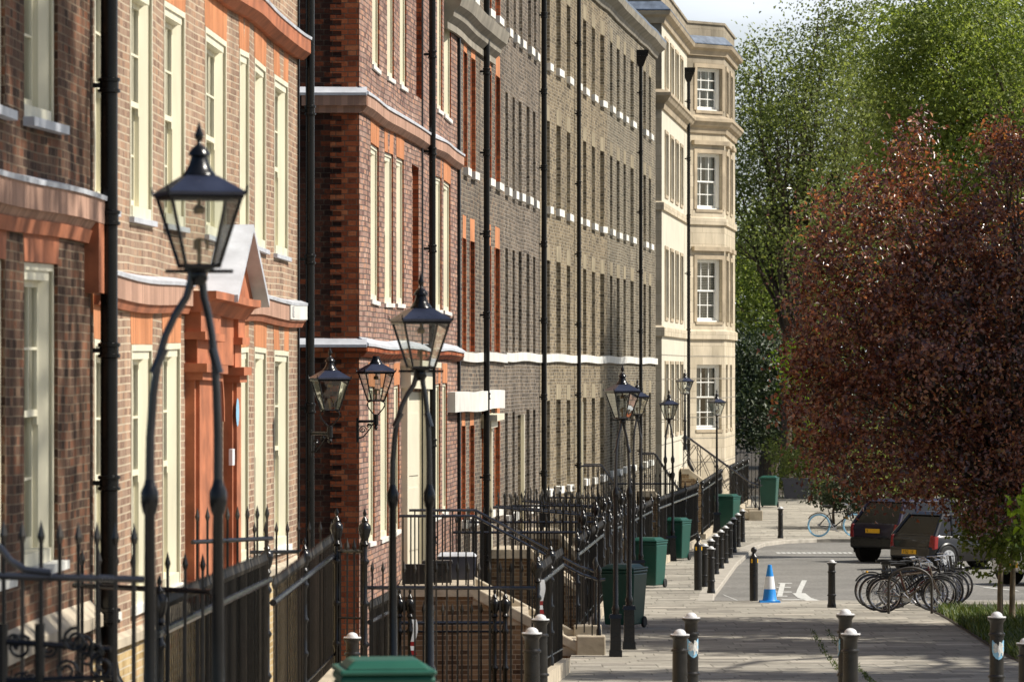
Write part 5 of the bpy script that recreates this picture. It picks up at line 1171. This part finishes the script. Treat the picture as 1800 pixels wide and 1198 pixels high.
# ---------------------------------------------------------------- cars
def loft(sections):
    m = MB(); n = len(sections[0]); vs = [v for s_ in sections for v in s_]; fs = []
    for i in range(len(sections) - 1):
        for j in range(n - 1): a = i * n + j; fs.append((a, a + n, a + n + 1, a + 1))
    fs.append(tuple(range(n))); fs.append(tuple((len(sections) - 1) * n + j for j in range(n))[::-1]); m.add(vs, fs); return m
def car(label, base, yaw, L=3.75, Wd=1.66, H=1.52, paint='car_black', suv=False, plate='K 1'):
    """x axis runs from tail (0) to nose (L)"""
    t = thing('parked_car', label, 'car', base, yaw, 'cars parked beyond the bicycles'); hw = Wd / 2
    gc = .30 if suv else .22; belt = H * .60
    xs = [0.0, .04, .14, .35, .7, L * .35, L * .55, L * .70, L * .82, L * .93, L * .98, L]
    low = [gc + .16, gc + .06, gc, gc, gc, gc, gc, gc, gc, gc + .03, gc + .1, gc + .2]
    bt = [belt - .10, belt - .02, belt, belt, belt - .01, belt - .02, belt - .03, belt - .06, belt - .13, belt - .24, belt - .32, belt - .40]
    wd = [.86, .93, .97, 1, 1, 1, 1, .99, .97, .92, .84, .74]
    sec = []
    for x, l, b, w in zip(xs, low, bt, wd):
        W_ = hw * w; sec.append([(x, -W_ * .93, l), (x, -W_ * .99, l + .10), (x, -W_, (l + b) / 2), (x, -W_ * .985, b - .07), (x, -W_ * .93, b), (x, -W_ * .5, b + .025), (x, 0, b + .03), (x, W_ * .5, b + .025), (x, W_ * .93, b), (x, W_ * .985, b - .07), (x, W_, (l + b) / 2), (x, W_ * .99, l + .10), (x, W_ * .93, l)])
    body = loft(sec).build('body', M[paint], t, smooth=True)
    # greenhouse: pillars and roof in paint, glass inset panels
    rx0, rx1, fx0, fx1 = .08, .50, L * .50, L * .70
    tw, bw = hw * .70, hw * .92
    b4 = [(rx0, -bw, belt - .02), (fx1, -bw, belt - .05), (fx1, bw, belt - .05), (rx0, bw, belt - .02)]; t4 = [(rx1, -tw, H - .07), (fx0, -tw, H - .07), (fx0, tw, H - .07), (rx1, tw, H - .07)]
    m = MB(); m.hexa(b4 + t4); gh = m.build('glasshouse', M['car_glass'], t, bevel=.05)
    m = MB(); m.hexa([(rx1 - .06, -tw - .01, H - .075), (fx0 + .05, -tw - .01, H - .075), (fx0 + .05, tw + .01, H - .075), (rx1 - .06, tw + .01, H - .075), (rx1 + .08, -tw * .86, H), (fx0 - .1, -tw * .86, H), (fx0 - .1, tw * .86, H), (rx1 + .08, tw * .86, H)]); m.build('roof', M[paint], gh, bevel=.025)
    def lerp(a, b, f): return tuple(a[i] + (b[i] - a[i]) * f for i in range(3))
    for sg in (-1, 1):
        lo0, lo1 = (rx0, sg * bw, belt - .02), (fx1, sg * bw, belt - .05); hi0, hi1 = (rx1, sg * tw, H - .07), (fx0, sg * tw, H - .07)
        for a_, b_, r_ in ((lo0, hi0, .055), (lo1, hi1, .035), (lerp(lo0, lo1, .24), lerp(hi0, hi1, .22), .034), (lerp(lo0, lo1, .58), lerp(hi0, hi1, .56), .028)):
            m = MB(); m.tube([a_, b_], r_, 6); m.build('pillar', M[paint], gh, smooth=True)
    m = MB(); m.tube([(rx0, -bw, belt), (rx0 - .02, 0, belt + .01), (rx0, bw, belt)], .04, 6); m.build('waist_trim', M[paint], gh, smooth=True)
    m = MB(); m.hexa([(-.07, -hw * .86, gc + .10), (.10, -hw * .97, gc + .06), (.10, hw * .97, gc + .06), (-.07, hw * .86, gc + .10), (-.07, -hw * .86, gc + .36), (.10, -hw * .97, gc + .38), (.10, hw * .97, gc + .38), (-.07, hw * .86, gc + .36)]); m.build('rear_bumper', M[paint] if not suv else M['bollard'], t, bevel=.04)
    for sg in (-1, 1):
        y_in, y_out = sg * hw * .76, sg * hw * 1.0
        m = MB(); m.hexa([(-.03, y_in, belt - .36), (.02, y_out * .98, belt - .34), (.13, y_out, belt - .32), (.13, y_in, belt - .34), (.0, y_in * 1.08, belt + .02), (.05, y_out * .965, belt + .01), (.17, y_out * .985, belt - .0), (.14, y_in, belt)]); m.build('tail_light', M['red'], t, bevel=.025)
        m = MB(); m.frustum(belt + .02, .10, .18, belt + .15, .08, .2, (L * .62, sg * (hw + .08))); m.build('wing_mirror', M[paint], t, bevel=.02)
    zp = gc + .24 if not suv else belt - .16
    xp = -.075 if not suv else -.02
    m = MB(); m.bb(xp - .012, xp, -.26, .26, zp - .055, zp + .055); pl = m.build('number_plate', M['yellow'], t)
    m = MB()
    for k, ch in enumerate(plate):
        y = .20 - k * .066; G = {'K': [((0, 0), (0, 1)), ((0, .5), (1, 1)), ((0, .5), (1, 0))], '5': [((1, 1), (0, 1)), ((0, 1), (0, .5)), ((0, .5), (1, .5)), ((1, .5), (1, 0)), ((1, 0), (0, 0))], '0': [((0, 0), (0, 1)), ((0, 1), (1, 1)), ((1, 1), (1, 0)), ((1, 0), (0, 0))], 'F': [((0, 0), (0, 1)), ((0, 1), (1, 1)), ((0, .5), (.8, .5))], '1': [((.5, 0), (.5, 1))]}.get(ch, [])
        for (a, b), (c, d_) in G: m.tube([(xp - .014, y - a * .042, zp - .036 + b * .072), (xp - .014, y - c * .042, zp - .036 + d_ * .072)], .005, 4)
    if m.v: m.build('plate_characters', M['plate_ink'], pl)
    rw = .36 if suv else .31
    for x in (.62 if suv else .46, L - .78):
        for sg in (-1, 1):
            y = sg * (hw - .08); m = MB(); m.lathe([(rw * .62, -.10), (rw * .92, -.10), (rw, -.07), (rw, .07), (rw * .92, .10), (rw * .62, .10)], (x, y, rw), 28, 'y'); wh = m.build('wheel', M['rubber'], t, smooth=True)
            m = MB(); yo = y + sg * .108
            m.lathe([(rw * .66, -.01), (rw * .66, .015), (rw * .58, .015), (rw * .58, -.01)], (x, yo, rw), 28, 'y')
            for k in range(7):
                a = 2 * math.pi * k / 7; c, s_ = math.cos(a), math.sin(a); w_ = .032
                m.hexa([(x + c * .02 - s_ * w_, yo - .012, rw + s_ * .02 + c * w_), (x + c * .02 + s_ * w_, yo - .012, rw + s_ * .02 - c * w_), (x + c * rw * .62 + s_ * w_, yo - .012, rw + s_ * rw * .62 - c * w_), (x + c * rw * .62 - s_ * w_, yo - .012, rw + s_ * rw * .62 + c * w_),
                        (x + c * .02 - s_ * w_, yo + .012, rw + s_ * .02 + c * w_), (x + c * .02 + s_ * w_, yo + .012, rw + s_ * .02 - c * w_), (x + c * rw * .62 + s_ * w_, yo + .012, rw + s_ * rw * .62 - c * w_), (x + c * rw * .62 - s_ * w_, yo + .012, rw + s_ * rw * .62 + c * w_)])
            m.lathe([(.05, -.015), (.05, .018), (.02, .022)], (x, yo, rw), 12, 'y'); m.build('rim', M['alloy'], wh)
            m = MB(); m.tube([(x + (rw + .045) * math.cos(a), sg * (hw - .01), rw + (rw + .045) * math.sin(a)) for a in [i * math.pi / 12 for i in range(-1, 14)]], .035, 6); m.build('wheel_arch', M['bollard'] if suv else M[paint], t, smooth=True)
            m = MB(); m.lathe([(rw + .05, -.09), (rw + .05, .09)], (x, sg * (hw - .10), rw), 22, 'y'); m.build('wheel_well', M['dark'], t)
    return t
def road_at(px, d): p = gp(px, d); return (p[0], p[1], p[2] - .098)
car('small black hatchback with red tail lights and a silver wheel under the purple tree', road_at(1602, 113.5), R(38), 3.75, 1.66, 1.44, 'car_black', False, 'K50 1F')
car('dark plum coloured estate car parked to the left of the black hatchback', road_at(1535, 118.5), R(40), 4.5, 1.85, 1.66, 'car_purple', True, 'K')
car('white car mostly hidden behind the young tree trunks at the right edge', road_at(1782, 104), R(30), 4.2, 1.75, 1.45, 'car_white', False, '')

# ---------------------------------------------------------------- right hand bed
b = gp(1797, 66); t = thing('litter_bin', 'black litter bin cut by the right edge beside the planting', 'bin', (b[0] + .05, 62, gz(62)))
m = MB(); m.lathe([(.19, 0), (.20, .05), (.185, .08), (.195, .95)], (0, 0, 0), 20); m.build('body', M['iron'], t, smooth=True); m = MB(); m.lathe([(.21, .955), (.24, .97), (.24, 1.0), (.20, 1.01), (.15, 1.01)], (0, 0, 0), 20); m.build('rim', M['iron_rough'], t, smooth=True)
t = thing('stone_planter', 'grey square planter on the far pavement under the shrubs', 'planter', gp(1402, 171)); m = MB(); m.frustum(0, .95, .8, .72, 1.15, .95); m.build('tub', simple('grey planter', (.10, .10, .12), .7, var=.1), t, bevel=.02); m = MB(); m.frustum(.722, 1.18, .98, .76, 1.2, 1.0); m.build('rim', simple('grey planter rim', (.13, .13, .15), .7, var=.1), t, bevel=.01)

# ---------------------------------------------------------------- trees and plants
def leaf_mesh(name, pts, size, mat, rng, parent=None, up=.3, aspect=.62, nrm=None, coh=1.3, kind=None, fold=.25, world=True):
    """one small folded kite shaped leaf per point"""
    pts = np.asarray(pts, dtype=np.float64); N = len(pts)
    n = rng.normal(size=(N, 3)); n[:, 2] += up * 2.0
    if nrm is not None: n = n * .75 + nrm * coh
    n /= np.linalg.norm(n, axis=1)[:, None]
    a = rng.normal(size=(N, 3)); u = a - n * (a * n).sum(1)[:, None]; u /= np.linalg.norm(u, axis=1)[:, None]; v = np.cross(n, u)
    s = size * rng.uniform(.6, 1.35, size=(N, 1)); w = s * aspect
    V = np.empty((N, 4, 3)); V[:, 0] = pts - u * s * .5; V[:, 1] = pts + v * w * .5 + n * s * fold - u * s * .05; V[:, 2] = pts + u * s * .5; V[:, 3] = pts - v * w * .5 + n * s * fold - u * s * .05
    if parent is not None: V -= np.array(origin(parent))
    me = bpy.data.meshes.new(name); me.vertices.add(N * 4); me.vertices.foreach_set('co', V.astype(np.float32).ravel())
    me.loops.add(N * 6); base = np.arange(N)[:, None] * 4
    me.loops.foreach_set('vertex_index', (base + np.array([[0, 1, 2, 0, 2, 3]])).astype(np.int32).ravel())
    me.polygons.add(N * 2); me.polygons.foreach_set('loop_start', np.arange(0, N * 6, 3, dtype=np.int32))
    try: me.polygons.foreach_set('loop_total', np.full(N * 2, 3, dtype=np.int32))
    except Exception: pass
    me.materials.append(mat); me.update(calc_edges=True); me.validate()
    o = bpy.data.objects.new(name, me); COL.objects.link(o)
    if parent is not None: o.parent = parent
    return o
def crown_points(blobs, n, rng, clump=.34, per=26, shell=.55, flat=.55):
    """blobs: (cx, cy, cz, rx, ry, rz, weight); leaves gather in clumps inside each blob"""
    W_ = np.array([b[6] for b in blobs], float); W_ /= W_.sum(); out = []; cents = []; nn = []
    for b, w in zip(blobs, W_):
        k = max(3, int(n * w / per)); d = rng.normal(size=(k, 3)); d /= np.linalg.norm(d, axis=1)[:, None]
        r = rng.uniform(0, 1, size=(k, 1)) ** (1 / 3.0); r = shell + (1 - shell) * r if shell > 0 else r
        r = np.where(rng.random((k, 1)) < .3, rng.uniform(0, 1, size=(k, 1)), r)
        c = np.array(b[:3]) + d * r * np.array(b[3:6]); cents.append(c)
        cs = clump * rng.uniform(.5, 1.5, size=(k, 1, 1)); p = rng.normal(size=(k, per, 3)) * cs; p[:, :, 2] *= flat
        keep = rng.random((k, per)) < rng.uniform(.35, 1.0, size=(k, 1)); cd = d + rng.normal(size=(k, 3)) * .55; cd /= np.linalg.norm(cd, axis=1)[:, None]; nn.append(np.repeat(cd[:, None, :], per, axis=1)[keep]); out.append((c[:, None, :] + p)[keep])
    return np.concatenate(out), np.concatenate(cents), np.concatenate(nn)
def tree(name, label, base, fork, blobs, n, leaf, mat, seed, trunk_r=.2, bark='bark', clump=.34, per=26, up=.3, limbs=26, group=None, cat='tree', twig=.014, flat=.55, shell=.55, lean=(0, 0), fold=.25):
    rng = np.random.default_rng(seed); t = thing(name, label, cat, base, 0, group)
    pts, cen, nrm = crown_points(blobs, n, rng, clump, per, shell, flat)
    leaf_mesh('crown', pts, leaf, mat, rng, t, up, fold=fold, nrm=nrm)
    m = MB(); b = Vector(base); f = Vector(fork); k = 7
    m.tube([b + (f - b) * (i / k) + Vector((math.sin(i * 1.3 + seed) * trunk_r * .35, math.cos(i * 1.1) * trunk_r * .3, 0)) * (i / k) for i in range(k + 1)], [trunk_r * (1.35 if i == 0 else 1.05 - .4 * i / k) for i in range(k + 1)], 10)
    m.build('trunk', M[bark], t, smooth=True, world=True)
    m = MB(); pick = rng.choice(len(cen), size=min(limbs, len(cen)), replace=False); L0 = f + Vector((math.sin(7 * 1.3 + seed) * trunk_r * .35, math.cos(7.7) * trunk_r * .3, 0))
    for j, i in enumerate(pick):
        c = Vector(cen[i]); s0 = b + (L0 - b) * float(rng.uniform(.72, 1.0)); L = (c - s0).length; path = []; rr = []
        r0 = min(trunk_r * .42, twig + L * .009)
        for q in range(9):
            g = q / 8; p = s0.lerp(c, g); sag = math.sin(g * math.pi) * L * .12
            p = p + Vector((float(rng.normal()) * .03 * L * g * (1 - g) * 2, float(rng.normal()) * .03 * L * g * (1 - g) * 2, sag * float(.6 + .4 * rng.random()))); path.append(p); rr.append(r0 * (1 - g) ** .8 + twig * .5)
        m.tube(path, rr, 6)
        for q in (3, 4, 5, 6, 7):
            e = path[q] + Vector(tuple(rng.normal(size=3) * L * .13)); md = path[q].lerp(e, .5) + Vector((0, 0, L * .02)); m.tube([path[q], md, e], [rr[q] * .6, rr[q] * .4, twig * .35], 4)
    m.build('branches', M[bark], t, smooth=True, world=True)
    return t
def B(px, py, d, rx, ry, dr, w=1.0):
    """blob centred on the sight line of (px,py) at distance d, radii in photograph pixels, dr depth radius in metres"""
    c = P(px, py, d); s = d / F; return (c.x, c.y, c.z, rx * s, dr, ry * s, w * rx * ry * 1e-4)
# purple maple
D0 = 79.5
bl = [B(1600, 460, D0, 130, 120, 2.0), B(1740, 480, D0 + 1, 130, 150, 2.5), B(1505, 590, D0, 118, 120, 1.8), B(1440, 470, D0, 48, 70, 1.0), B(1425, 610, D0, 42, 80, 1.0), B(1650, 640, D0, 160, 150, 2.8), B(1800, 620, D0 + 1, 150, 200, 3), B(1480, 745, D0 - .5, 90, 85, 1.5),
      B(1480, 380, D0, 55, 45, .9, .7), B(1455, 350, D0, 30, 25, .6, .35), B(1560, 340, D0, 60, 50, 1.0, .8), B(1600, 270, D0, 40, 60, .8, .55), B(1618, 225, D0, 18, 32, .4, .25), B(1640, 330, D0, 50, 40, .8, .6), B(1700, 390, D0, 50, 50, 1.0, .7),
      B(1765, 300, D0, 50, 75, 1.0, .8), B(1760, 240, D0, 28, 28, .5, .4), B(1795, 270, D0, 40, 60, 1, .6), B(1420, 700, D0, 42, 40, .8, .8), B(1570, 820, D0 - .5, 110, 55, 1.6), B(1700, 810, D0, 130, 70, 2.2), B(1830, 780, D0, 120, 100, 3), B(1450, 830, D0 - 1, 45, 35, .7, .35), B(1530, 862, D0 - 1, 60, 22, .8, .4), B(1640, 868, D0 - 1, 80, 26, 1.0, .6), B(1730, 890, D0 - 1, 60, 40, 1.0, .8), B(1690, 900, D0 - 1, 50, 22, .8, .4)]
bx = P(1822, 1090, D0); tree('purple_maple', 'large purple leaved maple filling the right side above the parked cars', (bx.x, D0, gz(D0)), tuple(P(1800, 860, D0)), bl, 92000, .090, M['leaf_maple'], 3, .15, 'bark', .19, 50, .25, 90, None, 'tree', .008, .8, .35)
# green background trees
tree('plane_tree', 'tall plane tree rising right behind the stone bay, pale sky at its left', tuple(gp(1380, 188)), tuple(P(1385, 560, 188)),
     [B(1310, 130, 188, 40, 60, 3, .8), B(1325, 60, 188, 20, 28, 1.5, .4), B(1370, 190, 186, 70, 70, 5, .8), B(1330, 260, 187, 70, 90, 5), B(1440, 110, 188, 60, 55, 5, .9), B(1420, 230, 187, 80, 90, 6, .8), B(1500, 60, 188, 70, 70, 6), B(1520, 170, 188, 90, 90, 7), B(1360, 380, 187, 100, 90, 6), B(1480, 330, 188, 90, 90, 6, .8), B(1395, 120, 187, 35, 45, 2.5, .5), B(1460, 30, 188, 35, 35, 3, .5)],
     52000, .15, M['leaf_mid'], 11, .24, 'bark', .72, 80, .3, 60, 'green trees behind the street', 'tree', .03)
tree('plane_tree', 'dark lower canopy with bare curving branches above the iron fence', tuple(gp(1350, 205)), tuple(P(1400, 650, 205)),
     [B(1320, 440, 205, 60, 70, 5), B(1390, 470, 205, 80, 70, 6), B(1330, 560, 205, 70, 60, 6, .8), B(1420, 560, 205, 70, 70, 6), B(1470, 440, 206, 80, 70, 6), B(1300, 500, 204, 40, 80, 4, .8)],
     44000, .16, M['leaf_plane'], 12, .3, 'bark', .8, 80, .3, 30, 'green trees behind the street', 'tree', .04)
tree('plane_tree', 'bright green plane tree overhanging the top right corner', tuple(gp(1900, 122)), tuple(P(1880, 420, 122)),
     [B(1600, 60, 120, 60, 60, 2.5, .9), B(1690, 60, 121, 100, 90, 4), B(1620, 160, 120, 80, 60, 3), B(1730, 180, 121, 110, 80, 4), B(1590, 250, 121, 60, 50, 2.5, .9), B(1690, 280, 121, 90, 70, 4), B(1790, 110, 122, 70, 120, 5), B(1560, 130, 120, 30, 40, 1.5, .5), B(1590, 330, 121, 40, 35, 2, .5), B(1720, 370, 122, 70, 50, 3, .8), B(1800, 330, 122, 70, 100, 4, .8), B(1640, 390, 122, 70, 50, 3, .8)],
     75000, .12, M['leaf_plane'], 13, .45, 'bark', .42, 80, .35, 50, 'green trees behind the street', 'tree', .02)
tree('plane_tree', 'mid green tree between the purple maple and the top right canopy', tuple(gp(1620, 168)), tuple(P(1620, 600, 168)),
     [B(1560, 300, 168, 80, 90, 5), B(1500, 420, 168, 80, 80, 5), B(1660, 320, 168, 90, 90, 5, .7), B(1560, 180, 168, 70, 80, 5), B(1450, 520, 168, 50, 60, 4, .8), B(1760, 420, 170, 120, 120, 6, .6), B(1600, 500, 170, 120, 120, 5, .8), B(1780, 150, 170, 120, 150, 6, .8)],
     46000, .15, M['leaf_mid'], 14, .25, 'bark', .7, 80, .3, 30, 'green trees behind the street', 'tree', .03)
tree('evergreen_tree', 'dark evergreen mass right of the stone bay above the iron fence', tuple(gp(1345, 196)), tuple(P(1345, 760, 196)),
     [B(1320, 640, 196, 60, 70, 3.5), B(1375, 650, 197, 50, 70, 3.5), B(1330, 730, 195, 60, 60, 3.5), B(1390, 740, 196, 50, 50, 3), B(1300, 690, 196, 40, 90, 3), B(1440, 700, 198, 60, 90, 4), B(1520, 780, 198, 80, 80, 4)],
     24000, .20, M['leaf_dark'], 15, .3, 'bark', .42, 22, .2, 16, 'green trees behind the street', 'tree', .03)
tree('evergreen_tree', 'farthest dark tree line closing the view behind the other trees', tuple(gp(1500, 235)), tuple(P(1500, 700, 235)),
     [B(1320, 560, 235, 90, 90, 5), B(1460, 560, 235, 110, 120, 6), B(1620, 560, 235, 130, 160, 6), B(1780, 560, 235, 130, 200, 6), B(1400, 700, 234, 120, 90, 5), B(1560, 740, 234, 120, 90, 5), B(1720, 760, 234, 140, 100, 5)],
     26000, .32, M['leaf_mid'], 16, .4, 'bark', .9, 22, .2, 10, 'green trees behind the street', 'tree', .04)
tree('young_tree', 'small lime green sapling beside the purple maple, left of it', tuple(gp(1425, 174)), tuple(P(1415, 760, 174)),
     [B(1390, 640, 174, 30, 25, 1.0), B(1415, 610, 174, 35, 22, 1.0), B(1410, 670, 174, 30, 30, 1.0), B(1395, 700, 174, 22, 20, .8, .6), B(1425, 740, 174, 22, 28, .8, .6)],
     1500, .17, M['leaf_lime'], 17, .07, 'bark_pale', .22, 16, .4, 12, None, 'tree', .012)
tree('shrub', 'dense green shrub behind the far grey planter', tuple(gp(1410, 172)), tuple(P(1410, 850, 172)),
     [B(1385, 800, 172, 35, 40, 1.3), B(1420, 790, 172, 35, 50, 1.3), B(1400, 845, 172, 45, 28, 1.4), B(1450, 830, 171, 35, 50, 1.3)], 6000, .13, M['leaf_mid'], 18, .05, 'bark', .2, 18, .3, 10, 'shrubs at the far end of the pavement', 'shrub', .01)
tree('shrub', 'glossy green shrub on the far pavement above the bicycle with pale blue tyres', tuple(gp(1465, 141)), tuple(P(1465, 880, 141)),
     [B(1445, 868, 141, 30, 22, .9), B(1475, 855, 141, 40, 35, 1.0), B(1500, 880, 141, 40, 28, 1.0), B(1540, 870, 142, 50, 40, 1.2)], 5200, .12, M['leaf_dark'], 19, .05, 'bark', .16, 18, .3, 10, 'shrubs at the far end of the pavement', 'shrub', .01)
tree('shrub', 'mixed green hedge behind the parked cars', tuple(gp(1640, 140)), tuple(P(1640, 890, 140)),
     [B(1600, 850, 140, 70, 50, 1.2), B(1700, 840, 140, 80, 60, 1.4), B(1800, 850, 140, 80, 60, 1.4), B(1560, 790, 142, 60, 50, 1.4)], 7000, .16, M['leaf_mid'], 20, .05, 'bark', .22, 18, .3, 10, 'shrubs at the far end of the pavement', 'shrub', .01)
# young trees with pale trunks in the bed
def young(label, px, seed, blobs, n):
    b0 = gp(px, 80.5); b0 = (b0[0], 80.5, gz(80.5))
    tree('young_tree', label, b0, tuple(P(px + 2, 900, 80.5)), blobs, n, .10, M['leaf_plane'], seed, .055, 'bark_pale', .16, 14, .35, 16, 'young trees in the planting bed', 'tree', .006)
young('young tree with a slim pale trunk, left of its pair in the planting bed', 1758, 21, [B(1740, 880, 79.5, 45, 40, .7), B(1715, 930, 79, 35, 32, .6, .8), B(1765, 940, 79, 40, 45, .8, 1.2), B(1690, 965, 79, 22, 14, .3, .25)], 3000)
young('young tree with a thicker pale trunk, right of its pair in the planting bed', 1779, 22, [B(1775, 860, 80, 50, 35, .8), B(1800, 960, 79.5, 30, 40, .7), B(1735, 1010, 79, 22, 18, .4, .3), B(1760, 980, 79, 30, 25, .5, .5)], 2200)
t = tree('young_tree', 'sprig of large fresh green leaves entering at the right edge', tuple(gp(1850, 60)), tuple(P(1840, 930, 60)),
     [B(1800, 875, 60, 24, 10, .25), B(1812, 905, 60, 26, 10, .3), B(1806, 945, 60, 20, 14, .25, .8), B(1830, 880, 60, 30, 60, .5)], 420, .13, M['leaf_lime'], 23, .03, 'bark_pale', .09, 8, .4, 8, None, 'tree', .006)
# trees to the right of the view whose shade falls on the street
def shade_tree(label, base, blobs, n, seed, leaf=.3, clump=.7):
    tree('plane_tree', label, base, (base[0], base[1], gz(base[1]) + 8), blobs, n, leaf, M['leaf_plane'], seed, .4, 'bark', clump, 18, .3, 20, 'green trees behind the street', 'tree', .03)
def towards(x, y, z, t): return (x + sd.x * t, y + sd.y * t, z + sd.z * t)
bl = []
for (x, y, z, r, w) in ((-3.9, 34, 4.5, 3.2, 1), (-3.9, 36.6, 8.5, 2.6, .8), (-3.9, 37.8, 5.6, 1.8, .5), (-3.9, 37.2, 2.4, 2.2, .7), (-3.9, 33.5, 9, 3.2, .8), (-3.9, 38.6, 7.4, 1.2, .25)):
    c = towards(x, y, z, 24); bl.append((*c, r, r * .9, r * .9, w))
shade_tree('large plane tree to the right of the view shading the dark brick house', (11.5, 35, gz(35)), bl, 3000, 31, .42, .38)
bl = []
for (x, y, r, rz_, w) in ((3.5, 78.5, 2.6, 1.0, 1), (7.0, 77.5, 3.0, 1.2, 1), (9.5, 76, 3, 1.2, 1), (5.5, 71.5, 2.4, .9, .8), (8.5, 70.5, 2.4, .9, .8), (2.6, 60.5, 1.7, .7, .5), (6.5, 59.5, 2.8, .9, .9), (8.5, 63, 2.2, .8, .6), (3.2, 73.5, 1.2, .5, .3)):
    c = towards(x, y, gz(y), 21); bl.append((c[0], c[1], c[2], r, r * .75, rz_, w))
shade_tree('spreading plane tree to the right of the view shading the pavement', (17.5, 75, gz(75)), bl, 60000, 32)
# grass in the bed, moss line
rng = np.random.default_rng(7); m = []; pts = []
for i in range(9000):
    y = rng.uniform(61, 86); x = BEDX(y) + abs(rng.normal()) * .9 + .05; pts.append((x, y))
V = []; Fs = []
for i, (x, y) in enumerate(pts):
    h = rng.uniform(.10, .30); a = rng.uniform(0, 6.28); l = rng.uniform(.05, .22); w = .010; b = len(V); ca, sa = math.cos(a), math.sin(a); z = gz(y) - .02
    V += [(x - sa * w, y + ca * w, z), (x + sa * w, y - ca * w, z), (x + ca * l * .4 + sa * w * .8, y + sa * l * .4 - ca * w * .8, z + h * .65), (x + ca * l * .4 - sa * w * .8, y + sa * l * .4 + ca * w * .8, z + h * .65), (x + ca * l, y + sa * l, z + h * .95)]
    Fs += [(b, b + 1, b + 2, b + 3), (b + 3, b + 2, b + 4)]
m = MB(); m.add(V, Fs); tag(m.build('grass', M['grass']), 'long grass spilling over the edge of the planting bed', 'grass', kind='stuff')
sheet('planting_bed', [(y, BEDX(y), 14) for y in fr(55, 90, 2.5)], M['soil'], .012)
V = []; Fs = []
for i in range(900):
    y = rng.uniform(47, 78); x = float(np.interp(y, [47, 60, 72, 82], [3.75, 4.4, 4.9, 5.3])) + rng.normal() * .03 + (.28 if i % 2 else 0); h = rng.uniform(.01, .05); b = len(V); a = rng.uniform(0, 6.28)
    V += [(x - .008, y, gz(y) + .001), (x + .008, y, gz(y) + .001), (x + math.cos(a) * .03, y + math.sin(a) * .03, gz(y) + h)]; Fs += [(b, b + 1, b + 2)]
m = MB(); m.add(V, Fs); tag(m.build('moss', M['grass']), 'thin lines of weeds growing in the paving joints', 'weeds', kind='stuff')
# far iron fence
t = railing('low iron park fence closing the far end behind the stone bay', ((1284 - 900) * 174 / F, 174), ((1440 - 900) * 174 / F, 174), EYE - (795 - HY) * 174 / F, EYE - (795 - HY) * 174 / F, top=.08, sp=.15, posts=(.0, .5, 1.0), plinth=False, depth=1.9, name='iron_fence', cat='fence', group=None, fin=BALL)
